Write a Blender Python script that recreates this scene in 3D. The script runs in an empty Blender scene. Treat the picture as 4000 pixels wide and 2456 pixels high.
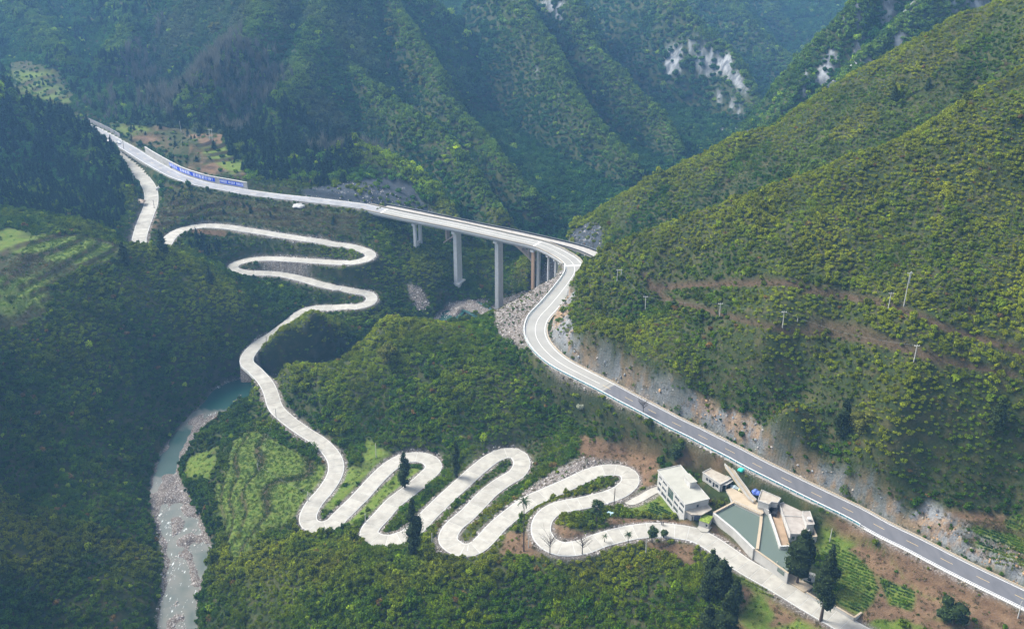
import bpy, bmesh, math, random
import numpy as np
from mathutils import Vector
rng = np.random.default_rng(7); random.seed(7)
R = math.radians
scene = bpy.context.scene
COL = scene.collection

HAZE = 0.00018
# ------------------------------------------------------------------ camera
CAMZ, PITCH, F = 265.0, R(27.0), 4000.0
cd = bpy.data.cameras.new('camera'); cam = bpy.data.objects.new('camera', cd); COL.objects.link(cam)
cam.location = (0, 0, CAMZ); cam.rotation_euler = (R(90) - PITCH, 0, 0)
cd.sensor_width = 36; cd.lens = 36 * F / 4000; cd.clip_start = 1; cd.clip_end = 8000
scene.camera = cam
# ------------------------------------------------------------------ light
SUN_EL, SUN_AZ = R(46), R(-66)       # azimuth from +Y towards +X : high, from the left and a little behind the hills
w = bpy.data.worlds.new('World'); scene.world = w; w.use_nodes = True
nt = w.node_tree; bg = nt.nodes['Background']
sky = nt.nodes.new('ShaderNodeTexSky'); sky.sky_type = 'NISHITA'; sky.sun_disc = False
sky.sun_elevation = SUN_EL; sky.sun_rotation = SUN_AZ
sky.air_density = 1.0; sky.dust_density = 4.0; sky.ozone_density = 1.0
hs_ = nt.nodes.new('ShaderNodeHueSaturation'); hs_.inputs['Saturation'].default_value = .5; nt.links.new(sky.outputs[0], hs_.inputs['Color']); nt.links.new(hs_.outputs[0], bg.inputs[0]); bg.inputs[1].default_value = 0.15
sl = bpy.data.lights.new('sun', 'SUN'); sl.energy = 2.7; sl.angle = R(20); sl.color = (1.0, 0.97, 0.90)
sun = bpy.data.objects.new('sun', sl); COL.objects.link(sun); sun.location = (-200, 200, 400)
sd = Vector((math.sin(SUN_AZ) * math.cos(SUN_EL), math.cos(SUN_AZ) * math.cos(SUN_EL), math.sin(SUN_EL)))
sun.rotation_euler = sd.to_track_quat('Z', 'Y').to_euler()
scene.view_settings.view_transform = 'Standard'; scene.view_settings.look = 'None'
scene.view_settings.gamma = 1; scene.view_settings.exposure = 1.08
cy = scene.cycles
cy.volume_bounces = 0; cy.max_bounces = 5; cy.diffuse_bounces = 2; cy.glossy_bounces = 2; cy.transmission_bounces = 2

# ------------------------------------------------------------------ survey maths: a picture position and a height give a place
SP, CP = math.sin(PITCH), math.cos(PITCH)
def ray(px, py):
    dx = (px - 2000) / F; dy = (1228 - py) / F
    return dx, CP + dy * SP, -SP + dy * CP
def P(px, py, z):
    x, y, d = ray(px, py); t = (z - CAMZ) / d
    return (x * t, y * t, z)
def Q(px, py, Y):
    x, y, d = ray(px, py); t = Y / y
    return (x * t, Y, CAMZ + d * t)
def proj(X, Y, Z):
    dz = Z - CAMZ; dep = Y * CP - dz * SP; up = Y * SP + dz * CP
    return 2000 + F * X / dep, 1228 - F * up / dep

def hsh(ix, iy, s):
    n = (ix.astype(np.int64) * 374761393 + iy.astype(np.int64) * 668265263 + s * 2147483647) & 0xffffffff
    n = ((n ^ (n >> 13)) * 1274126177) & 0xffffffff
    return ((n ^ (n >> 16)) & 0xffff) / 65535.0
def vnoise(x, y, s=0):
    x0 = np.floor(x); y0 = np.floor(y); fx = x - x0; fy = y - y0
    fx = fx * fx * (3 - 2 * fx); fy = fy * fy * (3 - 2 * fy)
    a = hsh(x0, y0, s); b = hsh(x0 + 1, y0, s); c = hsh(x0, y0 + 1, s); d = hsh(x0 + 1, y0 + 1, s)
    return (a * (1 - fx) + b * fx) * (1 - fy) + (c * (1 - fx) + d * fx) * fy
def fbm(x, y, sc, o=4, s=0):
    v = 0; a = 1; t = 0
    for i in range(o):
        v = v + a * vnoise(x / sc + 17.3 * i, y / sc + 9.1 * i, s + i); t += a; a *= .5; sc *= .5
    return v / t * 2 - 1
def sstep(a, b, x):
    t = np.clip((x - a) / (b - a), 0, 1); return t * t * (3 - 2 * t)
def inpoly(px, py, poly):
    r = np.zeros(px.shape, bool); n = len(poly)
    for i in range(n):
        x1, y1 = poly[i]; x2, y2 = poly[(i + 1) % n]
        if y1 == y2: continue
        r ^= ((y1 > py) != (y2 > py)) & (px < (x2 - x1) * (py - y1) / (y2 - y1) + x1)
    return r
# unit conversions from the sheets the survey was read on
def sh(ox, oy, s, pts):
    return [(ox + s * p[0], oy + s * p[1]) + tuple(p[2:]) for p in pts]
A1 = lambda p: sh(0, 0, .5689, p)          # top left
A2 = lambda p: sh(1300, 0, .5689, p)
A3 = lambda p: sh(2600, 0, .5689, p)
B1 = lambda p: sh(0, 800, .5689, p)
B2 = lambda p: sh(1300, 800, .5689, p)
B3 = lambda p: sh(2600, 800, .5689, p)
C1 = lambda p: sh(0, 1596, .5689, p)
C2 = lambda p: sh(1300, 1596, .5689, p)
C3 = lambda p: sh(2600, 1596, .5689, p)
H4 = lambda p: sh(2540, 1750, .28443, p)   # house sheet
E4 = lambda p: sh(3000, 2050, .406, p)     # bottom right sheet

# ------------------------------------------------------------------ road lines (px, py) with heights
lower_px = C3([(1520, 1640), (1290, 1515), (1170, 1442), (990, 1340), (850, 1255), (720, 1178), (555, 1085), (435, 1003), (300, 912), (180, 858), (0, 832)]) + \
 C2([(2200, 830), (2050, 846), (1850, 895), (1740, 938), (1650, 957), (1560, 957), (1480, 920), (1432, 850), (1440, 765), (1500, 700), (1600, 665), (1750, 637), (1900, 597), (1990, 555), (2042, 495), (2015, 435), (1900, 417), (1775, 442), (1650, 500), (1480, 575), (1340, 640), (1230, 720), (1130, 805), (1050, 892), (990, 945), (925, 968), (850, 955), (790, 895), (825, 810), (925, 722), (1005, 640), (1080, 565), (1170, 500), (1265, 440), (1298, 370), (1265, 312), (1190, 302), (1100, 335), (1000, 410), (900, 500), (800, 590), (710, 675), (650, 735), (590, 800), (520, 860), (450, 890), (380, 905), (300, 895), (248, 858), (270, 805), (330, 740), (415, 645), (530, 555), (625, 475), (690, 405), (665, 352), (590, 330), (500, 337), (430, 368), (360, 420), (280, 500), (200, 590), (120, 670), (50, 738)]) + \
 C1([(2285, 787), (2200, 812), (2130, 790), (2115, 735), (2155, 650), (2232, 560), (2290, 470), (2308, 395), (2283, 318), (2205, 232), (2080, 150), (1990, 85), (1920, 25)]) + \
 B1([(1885, 1375), (1855, 1278), (1815, 1205), (1750, 1135), (1694, 1080), (1712, 1018), (1775, 952), (1875, 890), (1970, 818), (2075, 737), (2170, 709), (2300, 704), (2400, 698)]) + \
 B2([(140, 701), (235, 680), (268, 640), (235, 608), (150, 592), (50, 573)]) + \
 B1([(2300, 565), (2200, 545), (2100, 515), (2000, 490), (1900, 473), (1800, 468), (1700, 465), (1630, 452), (1598, 432), (1615, 405), (1680, 385), (1750, 372), (1850, 368), (1950, 372), (2100, 382), (2300, 395), (2400, 398)]) + \
 B2([(100, 398), (188, 386), (252, 360), (252, 330), (195, 304), (100, 280), (0, 268)]) + \
 B1([(2200, 249), (2100, 236), (2000, 221), (1900, 205), (1800, 188), (1700, 173), (1600, 157), (1500, 146), (1400, 143), (1300, 157), (1220, 184), (1165, 225), (1120, 290), (1050, 330), (980, 310), (955, 250), (965, 195), (985, 130), (1010, 65)]) + \
 A1([(1035, 1405), (1038, 1335), (1020, 1275), (970, 1205), (890, 1095), (845, 1045), (780, 1005), (700, 957), (640, 925), (585, 893)])
# heights: index anchors -> z
def hz(n, anchors):
    xs = sorted(anchors); return np.interp(np.arange(n), xs, [anchors[k] for k in xs])
nL = len(lower_px)
i_mid = 11 + 64       # first point of the C1 group
i_b = i_mid + 13
lz = hz(nL, {0: 11, 6: 12.5, 10: 13, 11: 13, 14: 12, 18: 11, 21: 10.3, 24: 9.6, 26: 8.6, 30: 6.4, 35: 4, 38: 2.6, 41: 1.2, 45: 0,
             48: -.6, 52: -2, 56: -3.4, 60: -4.5, 64: -5.0, 68: -5.6, i_mid - 1: -7, i_mid + 2: -7.5, i_mid + 7: -8, i_mid + 12: -7.5,
             i_b + 4: -6.5, i_b + 8: -4, i_b + 12: -1, i_b + 16: 1.5, i_b + 19: 4.5, i_b + 25: 8, i_b + 29: 10.5, i_b + 31: 12.5,
             i_b + 36: 15, i_b + 41: 18, i_b + 44: 20.5, i_b + 47: 22.5, i_b + 54: 26, i_b + 59: 28, i_b + 62: 29.5, i_b + 66: 30.5, nL - 4: 33, nL - 1: 34.5})
main_px = C3([(2900, 1520), (2650, 1400), (2410, 1280), (2160, 1160), (1930, 1045), (1710, 930), (1505, 830), (1310, 722), (1130, 634), (950, 547), (785, 465), (620, 383), (475, 305), (330, 232), (195, 163), (60, 98)]) + \
 [(2552, 1608), (2450, 1555), (2361, 1507), (2267, 1460), (2188, 1417), (2132, 1371), (2099, 1325), (2091, 1284), (2105, 1241), (2146, 1195), (2192, 1140), (2230, 1088), (2244, 1060), (2241, 1036), (2226, 1016), (2194, 995), (2154, 974), (2102, 954), (2002, 931), (1900, 908), (1763, 878), (1605, 847), (1472, 819), (1400, 804)] + \
 A1([(2150, 1375), (1900, 1348), (1700, 1321), (1560, 1295), (1400, 1266), (1300, 1238), (1200, 1202), (1100, 1150), (1000, 1092), (900, 1029), (800, 972), (680, 905), (560, 850), (450, 808), (330, 775)])
nM = len(main_px)
mz = hz(nM, {0: 21.5, 6: 22.5, 9: 23.5, 11: 24.8, 13: 26, 16: 27.8, 20: 29.5, 24: 30.5, 30: 31.5, nM - 1: 35})

def catmull(pts, step=1.0, extra=None):
    p = np.array(pts, float); n = len(p); out = []
    for i in range(n - 1):
        p0, p1, p2, p3 = p[max(i - 1, 0)], p[i], p[i + 1], p[min(i + 2, n - 1)]
        m = max(2, int(np.linalg.norm((p2 - p1)[:3]) / .5))
        t = (np.arange(m) / m)[:, None]
        out.append(.5 * (2 * p1 + (p2 - p0) * t + (2 * p0 - 5 * p1 + 4 * p2 - p3) * t ** 2 + (3 * p1 - p0 - 3 * p2 + p3) * t ** 3))
    out.append(p[-1:]); q = np.vstack(out)
    for k in range(2):       # light smoothing of heights
        z = q[:, 2]; q[:, 2] = np.convolve(np.pad(z, 8, 'edge'), np.ones(17) / 17, 'valid')
    s = np.r_[0, np.cumsum(np.linalg.norm(np.diff(q[:, :2], axis=0), axis=1))]
    L = s[-1]; m = int(L / step); u = np.linspace(0, L, m + 1)
    return np.column_stack([np.interp(u, s, q[:, k]) for k in range(q.shape[1])]), u
def road(pxs, zs, ws):
    pts = [P(a[0], a[1], z) + (wd,) for a, z, wd in zip(pxs, zs, ws)]
    return catmull(pts, 1.0)
lw = hz(nL, {0: 4.1, 8: 4.0, 12: 3.9, 20: 3.5, i_mid - 12: 3.5, i_mid: 3.5, i_mid + 6: 3.25, i_b + 4: 3.3, i_b + 12: 3.0, i_b + 30: 2.8, nL - 22: 3.0, nL - 12: 4.0, nL - 1: 4.0})
LOW, LOWu = road(lower_px, lz, lw)
MAIN, MAINu = road(main_px, mz, hz(nM, {0: 4.7, 16: 4.6, 24: 5.2, 30: 4.8, 34: 4.3, 44: 4.2, nM - 1: 4.6}))
def nearest_u(pts, us, px, py):
    X, Y = proj(pts[:, 0], pts[:, 1], pts[:, 2]); i = int(np.argmin((X - px) ** 2 + (Y - py) ** 2)); return i
iBr0, iBr1 = nearest_u(MAIN, MAINu, 2232, 1026), nearest_u(MAIN, MAINu, 1440, 812)   # bridge span
iCr0, iCr1 = nearest_u(LOW, LOWu, 1000, 1500), nearest_u(LOW, LOWu, 963, 1405)      # small crossing of the river

# ------------------------------------------------------------------ terrain
ctl = [(0, 1300, 40), (0, 1600, 22), (0, 1900, 8), (0, 2456, -2), (-400, 1300, 75), (-400, 1900, 45), (-400, 2600, 25), (0, 2900, -10), (300, 1300, 28), (300, 1600, 8), (300, 1900, -5), (300, 2300, -9), (300, 2700, -16),
 (480, 2000, -15), (520, 2300, -17), (560, 2600, -20), (450, 1200, 27), (620, 1080, 30), (620, 1400, 3), (760, 1280, 9), (860, 1130, 19), (500, 1700, -10), (740, 1480, -9), (150, 1000, 47), (100, 1150, 42), (300, 1050, 43), (480, 960, 41), (560, 960, 40), (660, 975, 34), (760, 1040, 27), (0, 900, 52), (200, 900, 49), (350, 880, 46), (0, 1000, 48), (-300, 1000, 60), (880, 1350, -4),
 (1000, 1240, 2), (900, 1180, 14), (1100, 1330, 3), (1150, 1290, 6), (1250, 1250, 13), (1500, 1248, 27), (1700, 1262, 27), (1850, 1275, 22), (1960, 1300, 24), (2020, 1230, 25), (1960, 1200, 17), (2100, 1120, 25), (1300, 1500, 8), (1600, 1450, 16), (1900, 1500, 18), (1150, 1500, 3), (1300, 1650, -2), (1700, 1650, 4), (2000, 1650, 8), (2300, 1600, 17), (2500, 1710, 15),
 (1120, 1420, 7), (1420, 1700, -4), (1850, 1720, 2), (2250, 1740, 9), (2550, 1780, 14), (800, 1700, -19), (760, 1850, -19), (900, 1950, -13), (1000, 1750, -11), (850, 2100, -17), (1050, 2150, -7), (1180, 2130, -5),
 (870, 2190, -12), (1150, 2180, -3), (1430, 2172, 1), (1700, 2180, 4), (1900, 2178, 6), (2150, 2195, 9), (2400, 2200, 10), (2650, 2290, 9), (2850, 2400, 8), (800, 2330, -20), (900, 2456, -18), (1200, 2456, -7), (1600, 2456, -4), (2000, 2456, -2), (2400, 2456, 1), (2800, 2520, 4), (1200, 2800, -12), (2000, 2800, -6), (2800, 2800, -2), (3300, 2700, 6), (3900, 2700, 18),
 (2850, 1830, 17.5), (2700, 1800, 18), (3250, 2100, 16.5), (3400, 2150, 17.5), (3600, 2300, 16.5), (3500, 2400, 14), (3800, 2430, 17), (3250, 2250, 14.5), (3350, 2350, 13), (3900, 2500, 18), (2620, 1980, 10.5), (2540, 1950, 9.8),
 # right hill
 (2190, 1225, 38), (2235, 1350, 39), (2330, 1390, 40), (2500, 1435, 41), (2650, 1487, 42), (2780, 1550, 38.5), (2880, 1585, 38.5), (3000, 1625, 39), (3100, 1625, 41), (3200, 1760, 35), (3300, 1860, 31), (3430, 1975, 27), (3560, 2020, 27), (3700, 2110, 26), (3850, 2120, 28), (4000, 2200, 28), (4200, 2300, 27), (4100, 2050, 34), (4400, 2000, 44), (3900, 1980, 34), (3600, 1900, 36)]
ctlQ = [(3590, 523, 440), (3396, 597, 440), (3169, 677, 442), (2941, 768, 446), (2657, 853, 455), (2480, 925, 465), (2350, 1000, 478), (2280, 1060, 482), (3750, 430, 445), (4100, 250, 450), (4500, 50, 460),
 (3000, 1300, 370), (3000, 1000, 404), (2600, 1150, 428), (3400, 1300, 352), (3400, 1000, 390), (3800, 1300, 340), (3800, 900, 385), (4200, 1300, 330), (4200, 800, 385), (3400, 750, 422), (2450, 1150, 445), (2700, 1300, 395), (3100, 1550, 344), (3500, 1600, 322), (3900, 1700, 312), (4300, 1700, 300), (2420, 1250, 432)]
C = [P(a, b, c) for a, b, c in ctl] + [Q(a, b, c) for a, b, c in ctlQ]
# dip behind the right hill's first crest, and wide anchors
C += [(x, 500, z) for x, z in ((60, 12), (110, 32), (160, 54), (220, 82), (290, 115))]
C += [(30, 560, -4), (20, 620, -12), (60, 660, -16), (100, 720, -18), (150, 800, -20), (200, 900, -24), (260, 1000, -30), (300, 1100, -40), (330, 1250, -60), (350, 1500, -90), (0, 1100, -10), (-200, 1100, 10),
      (-400, 1100, 20), (-600, 900, 60), (-350, 850, 42), (-420, 760, 45), (-600, 600, 110), (-450, 500, 100), (-500, 350, 100), (-500, 150, 80), (0, 100, -40), (200, 100, 20), (450, 250, 90), (600, 500, 170), (600, 900, 100), (700, 1300, 60), (0, 1500, 20), (-400, 1500, 60), (700, 1900, 40), (0, 1900, 60), (-600, 1900, 90)]
# ground beyond the main road
C += [P(900, 640, 47), P(700, 560, 50), P(560, 540, 46), P(860, 640, 46), P(960, 700, 40), P(500, 500, 42), P(250, 350, 42), P(120, 300, 48), P(60, 330, 50), P(1000, 820, 30), P(1200, 880, 24), P(700, 780, 33), P(760, 860, 29), P(1000, 900, 24), P(1250, 940, 20), P(1500, 930, 20), P(1650, 1060, 6), P(1560, 1100, 2), P(1700, 1160, -6)]
RIVpx = [(683, 2700, -28, 7), (686, 2560, -27.5, 7), (690, 2421, -27, 7.5), (704, 2336, -26.5, 7.5), (724, 2250, -26, 9), (736, 2165, -25.5, 9.6), (700, 2051, -25, 9.2), (664, 1960, -24.4, 8), (646, 1850, -23.8, 6), (692, 1750, -23.4, 6), (762, 1655, -23, 6.5), (850, 1580, -22, 7.5), (935, 1512, -21.5, 8)]
RV = [P(a, b, c) + (d,) for a, b, c, d in RIVpx] + [(-108, 478, -21, 7), (-85, 497, -19.5, 6), (-55, 508, -17.5, 6), P(1800, 1192, -13.5) + (4,), (2, 528, -13, 3.5), (22, 575, -13, 7), (38, 640, -17, 7), (90, 720, -20, 6)]
RIV, RIVu = catmull(RV, 1.5)
DRV, DRVu = catmull([P(a, b, z) + (1.9,) for (a, b), z in zip(C2([(1990, 590), (2040, 640), (2110, 615), (2200, 565), (2300, 530)]), (8.9, 9.2, 9.6, 10.1, 10.5))], 1.0)
C += [tuple(r[:3] - np.array([0, 0, .8])) for r in RIV[::9]]
keepM = [i for i in range(0, len(MAIN), 9) if not (iBr0 - 2 < i < iBr1 + 2)]
keepL = [i for i in range(0, len(LOW), 8) if not (iCr0 - 2 < i < iCr1 + 2)]
C += [tuple(p[:3]) for p in DRV[4::8]] + [tuple(MAIN[i, :3]) for i in keepM] + [tuple(LOW[i, :3]) for i in keepL]
def off_road(path, i, d):
    T = path[min(i + 2, len(path) - 1), :2] - path[max(i - 2, 0), :2]; n_ = np.array([-T[1], T[0]]) / np.linalg.norm(T); a = path[i, :2] + n_ * d; b = path[i, :2] - n_ * d
    return (a, b) if proj(*a, path[i, 2])[1] > proj(*b, path[i, 2])[1] else (b, a)
for i in range(iBr1 + 12, len(MAIN) - 6, 12):
    a, b = off_road(MAIN, i, 11); C.append((a[0], a[1], MAIN[i, 2] - 3.0)); C.append((b[0], b[1], MAIN[i, 2] + 4.2))
C = np.array(C)
# drop near-duplicates
keep = []
for i, p in enumerate(C):
    if all((p[0] - C[j][0]) ** 2 + (p[1] - C[j][1]) ** 2 > 9 for j in keep): keep.append(i)
C = C[keep]
def rbf_fit(C, c=6.0, lam=.6):
    n = len(C); d = np.sqrt(((C[:, None, :2] - C[None, :, :2]) ** 2).sum(-1) + c * c)
    A = np.zeros((n + 3, n + 3)); A[:n, :n] = -d + 0; A[np.arange(n), np.arange(n)] += -0
    A[:n, :n] -= np.eye(n) * -lam
    A[:n, n] = 1; A[:n, n + 1] = C[:, 0] / 300; A[:n, n + 2] = C[:, 1] / 300; A[n:, :n] = A[:n, n:].T
    s = np.linalg.solve(A, np.r_[C[:, 2], 0, 0, 0]); return s
RB = rbf_fit(C); nC = len(C)
def rbf(X, Y, c=6.0):
    out = np.empty(X.size); x = X.ravel().astype(np.float32); y = Y.ravel().astype(np.float32); W = RB[:nC].astype(np.float32); Cx = C[:, 0].astype(np.float32); Cy = C[:, 1].astype(np.float32)
    for i in range(0, x.size, 8192):
        a = x[i:i + 8192, None] - Cx; b = y[i:i + 8192, None] - Cy
        out[i:i + 8192] = -(np.sqrt(a * a + b * b + c * c) @ W) + RB[nC] + RB[nC + 1] * x[i:i + 8192] / 300 + RB[nC + 2] * y[i:i + 8192] / 300
    return out.reshape(X.shape)
# ridges: crest lines (px, py, distance), slope, roundness
ridges = [
 ([(1150, 640, 690), (1400, 560, 690), (1560, 625, 672), (1664, 700, 655), (1721, 774, 640), (1752, 838, 622)], 1.5, 6),   # hill with the roadside cliff
 ([(1250, 150, 900), (1450, 330, 820), (1600, 440, 760), (1721, 512, 730), (1812, 614, 700), (1886, 745, 662), (1955, 830, 635)], 1.9, 4),
 ([(1350, -250, 1050), (1500, -50, 1000), (1640, 165, 900), (1700, 245, 870), (1733, 375, 820), (1812, 455, 790), (1886, 530, 765), (1983, 654, 725), (2080, 760, 690)], 1.9, 4),
 ([(1950, -200, 1150), (2040, 0, 1020), (2120, 114, 980), (2188, 228, 930), (2233, 336, 895), (2324, 472, 850), (2410, 558, 820), (2484, 626, 790)], 1.9, 4),
 ([(2150, -200, 1250), (2250, 0, 1100), (2267, 34, 1085), (2301, 171, 1040), (2381, 239, 1010), (2483, 353, 960), (2580, 438, 920), (2650, 560, 870)], 1.9, 4),
 ([(2500, -250, 1350), (2645, 0, 1180), (2736, 102, 1130), (2845, 182, 1100), (2896, 262, 1060), (2930, 341, 1030), (2965, 450, 1000)], 1.7, 4),
 ([(2700, -200, 1600), (2900, 60, 1400), (2998, 170, 1330), (3083, 233, 1290), (3146, 307, 1250), (3190, 380, 1210)], 1.0, 10),
 ([(2850, -250, 1900), (3027, 34, 1600), (3095, 119, 1550), (3175, 205, 1500), (3220, 300, 1450)], 1.0, 10),
 ([(2600, -350, 2300), (3000, -150, 2250), (3400, -60, 2200), (3800, -200, 2200)], .55, 20),
 ([(3800, -500, 900), (3500, -150, 830), (3357, 0, 800), (3226, 137, 800), (3169, 285, 780), (3055, 415, 760), (3005, 500, 745)], 1.6, 7),
 ([(4200, -250, 860), (3800, -120, 800), (3600, 0, 770), (3420, 180, 740), (3300, 300, 700)], 1.5, 7),
 ([(4200, -200, 530), (3926, 0, 545), (3795, 51, 550), (3653, 125, 560), (3453, 239, 560), (3305, 336, 560), (3197, 432, 562), (3055, 489, 565), (2913, 523, 570), (2731, 620, 578), (2600, 677, 580), (2480, 765, 585), (2380, 830, 588), (2290, 868, 590), (2240, 905, 588)], .85, 5),
 ([(4300, 120, 455), (4100, 215, 452), (3900, 320, 448), (3750, 420, 446), (3590, 523, 441), (3396, 597, 441), (3169, 677, 443), (2941, 768, 447), (2657, 853, 456), (2480, 925, 465), (2400, 965, 470)], 1.0, 2),
 # left hill
 ([(-500, 150, 700), (-150, 260, 720), (0, 345, 715), (150, 425, 708), (330, 545, 688), (450, 685, 648), (530, 800, 606), (560, 890, 575)], .8, 6),
 # big face and left mountain
 ([(900, -350, 1050), (1100, -150, 960), (1020, 40, 880), (900, 200, 820), (780, 330, 780)], .95, 8),
 ([(1300, -300, 1050), (1230, 50, 900), (1150, 300, 800), (1050, 480, 735)], .9, 8),
 ([(300, -400, 1300), (450, -150, 1120), (520, 60, 990), (420, 230, 900)], .9, 8),
 ([(-300, -200, 1150), (0, -80, 1100), (150, 80, 1000), (250, 220, 900)], .9, 8),
]
def ridge_h(X, Y, pts, m, r):
    p = np.array([Q(*q) for q in pts]); best = np.full(X.shape, -1e3)
    # wobble the distance a little so that the flanks carry side ribs
    for a, b in zip(p[:-1], p[1:]):
        d = b - a; L2 = d[0] ** 2 + d[1] ** 2
        t = np.clip(((X - a[0]) * d[0] + (Y - a[1]) * d[1]) / L2, 0, 1)
        dist = np.hypot(X - a[0] - t * d[0], Y - a[1] - t * d[1])
        h = a[2] + t * d[2] - m * (np.sqrt(dist ** 2 + r * r) - r)
        best = np.maximum(best, h)
    return best
def smax(a, b, k):
    h = np.clip(.5 + .5 * (a - b) / k, 0, 1); return b + (a - b) * h + k * h * (1 - h)

def axis(lo, a, b, hi, fine, grow):
    mid = np.arange(a, b + .01, fine); l = [a]; st = fine
    while l[-1] > lo: st = min(st * grow, 6); l.append(l[-1] - st)
    h = [b]; st = fine
    while h[-1] < hi: st = min(st * grow, 6); h.append(h[-1] + st)
    return np.r_[l[:0:-1], mid, h[1:]]
GX = axis(-560, -215, 235, 640, 1.0, 1.04); GY = axis(150, 245, 640, 2350, .9, 1.012)
gx, gy = np.meshgrid(GX, GY)
# base on a coarse grid, then bicubic-like resample
cx = np.arange(-570, 651, 5.0); cyy = np.arange(140, 2361, 5.0)
def interp2(ax, ay, Z, X, Y):
    i = np.clip(np.searchsorted(ax, X) - 1, 0, len(ax) - 2); j = np.clip(np.searchsorted(ay, Y) - 1, 0, len(ay) - 2)
    u = np.clip((X - ax[i]) / (ax[i + 1] - ax[i]), 0, 1); v = np.clip((Y - ay[j]) / (ay[j + 1] - ay[j]), 0, 1)
    return (Z[j, i] * (1 - u) + Z[j, i + 1] * u) * (1 - v) + (Z[j + 1, i] * (1 - u) + Z[j + 1, i + 1] * u) * v
bx, by = np.meshgrid(cx, cyy)
far = by > 700
BC = np.empty(bx.shape); BC[~far] = rbf(bx[~far], by[~far])
bx2, by2 = np.meshgrid(cx[::3], cyy[cyy > 690][::3]); BF = rbf(bx2, by2)
BC[far] = interp2(bx2[0], by2[:, 0], BF, bx[far], by[far])
f2x, f2y = np.meshgrid(np.arange(-200, 241, 2.5), np.arange(240, 661, 2.5)); F2 = rbf(f2x, f2y)
H = interp2(cx, cyy, BC, gx, gy)
nearm = (gx > -199) & (gx < 239) & (gy > 241) & (gy < 659)
H[nearm] = interp2(f2x[0], f2y[:, 0], F2, gx[nearm], gy[nearm])
far_w = sstep(620, 720, gy)
wob = fbm(gx, gy, 60, 3, 11) * 9 * far_w
for pts, m, r in ridges:
    H = smax(H, ridge_h(gx, gy, pts, m, r) , 2.2)
# ------------------------------------------------------------------ natural relief
PXv, PYv = proj(gx, gy, H)
# gullies running down the slopes: ridged noise, stronger far away and on steep ground
gsl = np.hypot(np.gradient(H, axis=1) / np.gradient(gx, axis=1), np.gradient(H, axis=0) / np.gradient(gy, axis=0))
rid = 1 - np.abs(fbm(gx, gy, 46, 3, 3)); rid2 = 1 - np.abs(fbm(gx, gy, 17, 3, 5))
amp = .8 + 3.2 * far_w * sstep(.2, .7, gsl)
H = H + (rid - .75) * amp * 1.5 + (rid2 - .75) * (.8 + 1.4 * far_w + 1.2 * sstep(.3, .7, gsl))
H += fbm(gx, gy, 9, 3, 8) * (.35 + .9 * far_w)
# right hill: soft ribs running down from the crest
rh = sstep(40, 90, gx) * sstep(760, 600, gy) * sstep(40, 55, H)
H += rh * (1 - np.abs(fbm(gx * .9 + gy * .25, gy * .35, 14, 3, 21)) - .7) * 2.6
# ------------------------------------------------------------------ flats for buildings and water (polygon in picture, height)
def wpoly(pxs, z): return [P(a, b, z)[:2] for a, b in pxs]
house_pts = H4([(110, 310), (415, 240), (805, 690), (480, 770)])
pads = [
 (wpoly(house_pts, 20), 10.3, 2.5), (wpoly(H4([(490, 900), (800, 800), (900, 850), (860, 1040), (640, 1090), (520, 1000)]), 14.5), 13.2, 1.5),
 (wpoly(H4([(700, 470), (860, 400), (1200, 560), (1080, 640), (960, 660)]), 16.0), 15.9, 1.5),
 (wpoly(H4([(1040, 560), (1120, 520), (1400, 640), (1500, 560), (1800, 640), (1700, 960), (1560, 900), (1150, 740)]), 16.8), 16.6, 1.5),
 (wpoly(H4([(1150, 740), (1600, 960), (1650, 880), (1900, 1350), (1930, 1700), (1800, 1620), (1430, 1400), (860, 880)]), 16), 13.6, 1.0),
 (wpoly(H4([(1780, 760), (2080, 760), (2300, 1200), (2200, 1450), (1920, 1350)]), 16), 15.6, 1.5),
 (wpoly(E4([(180, 490), (360, 440), (500, 470), (480, 640), (330, 620)]), 12.6), 12.4, 1.0),
]
def polydist(X, Y, poly):
    d = np.full(X.shape, 1e9); n = len(poly)
    for i in range(n):
        a = np.array(poly[i]); b = np.array(poly[(i + 1) % n]); e = b - a; L2 = (e ** 2).sum() + 1e-9
        t = np.clip(((X - a[0]) * e[0] + (Y - a[1]) * e[1]) / L2, 0, 1)
        d = np.minimum(d, np.hypot(X - a[0] - t * e[0], Y - a[1] - t * e[1]))
    ins = inpoly(X, Y, poly); return np.where(ins, -d, d)
padmask = np.zeros(H.shape)
for poly, z, fall in pads:
    a = np.array(poly); sl = (slice(*np.searchsorted(GY, [a[:, 1].min() - 8, a[:, 1].max() + 8])), slice(*np.searchsorted(GX, [a[:, 0].min() - 8, a[:, 0].max() + 8])))
    d = polydist(gx[sl], gy[sl], poly); k = 1 - sstep(0, fall + 1.5, d)
    H[sl] = H[sl] * (1 - k) + z * k; padmask[sl] = np.maximum(padmask[sl], 1 - sstep(0, 1.2, d))
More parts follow.
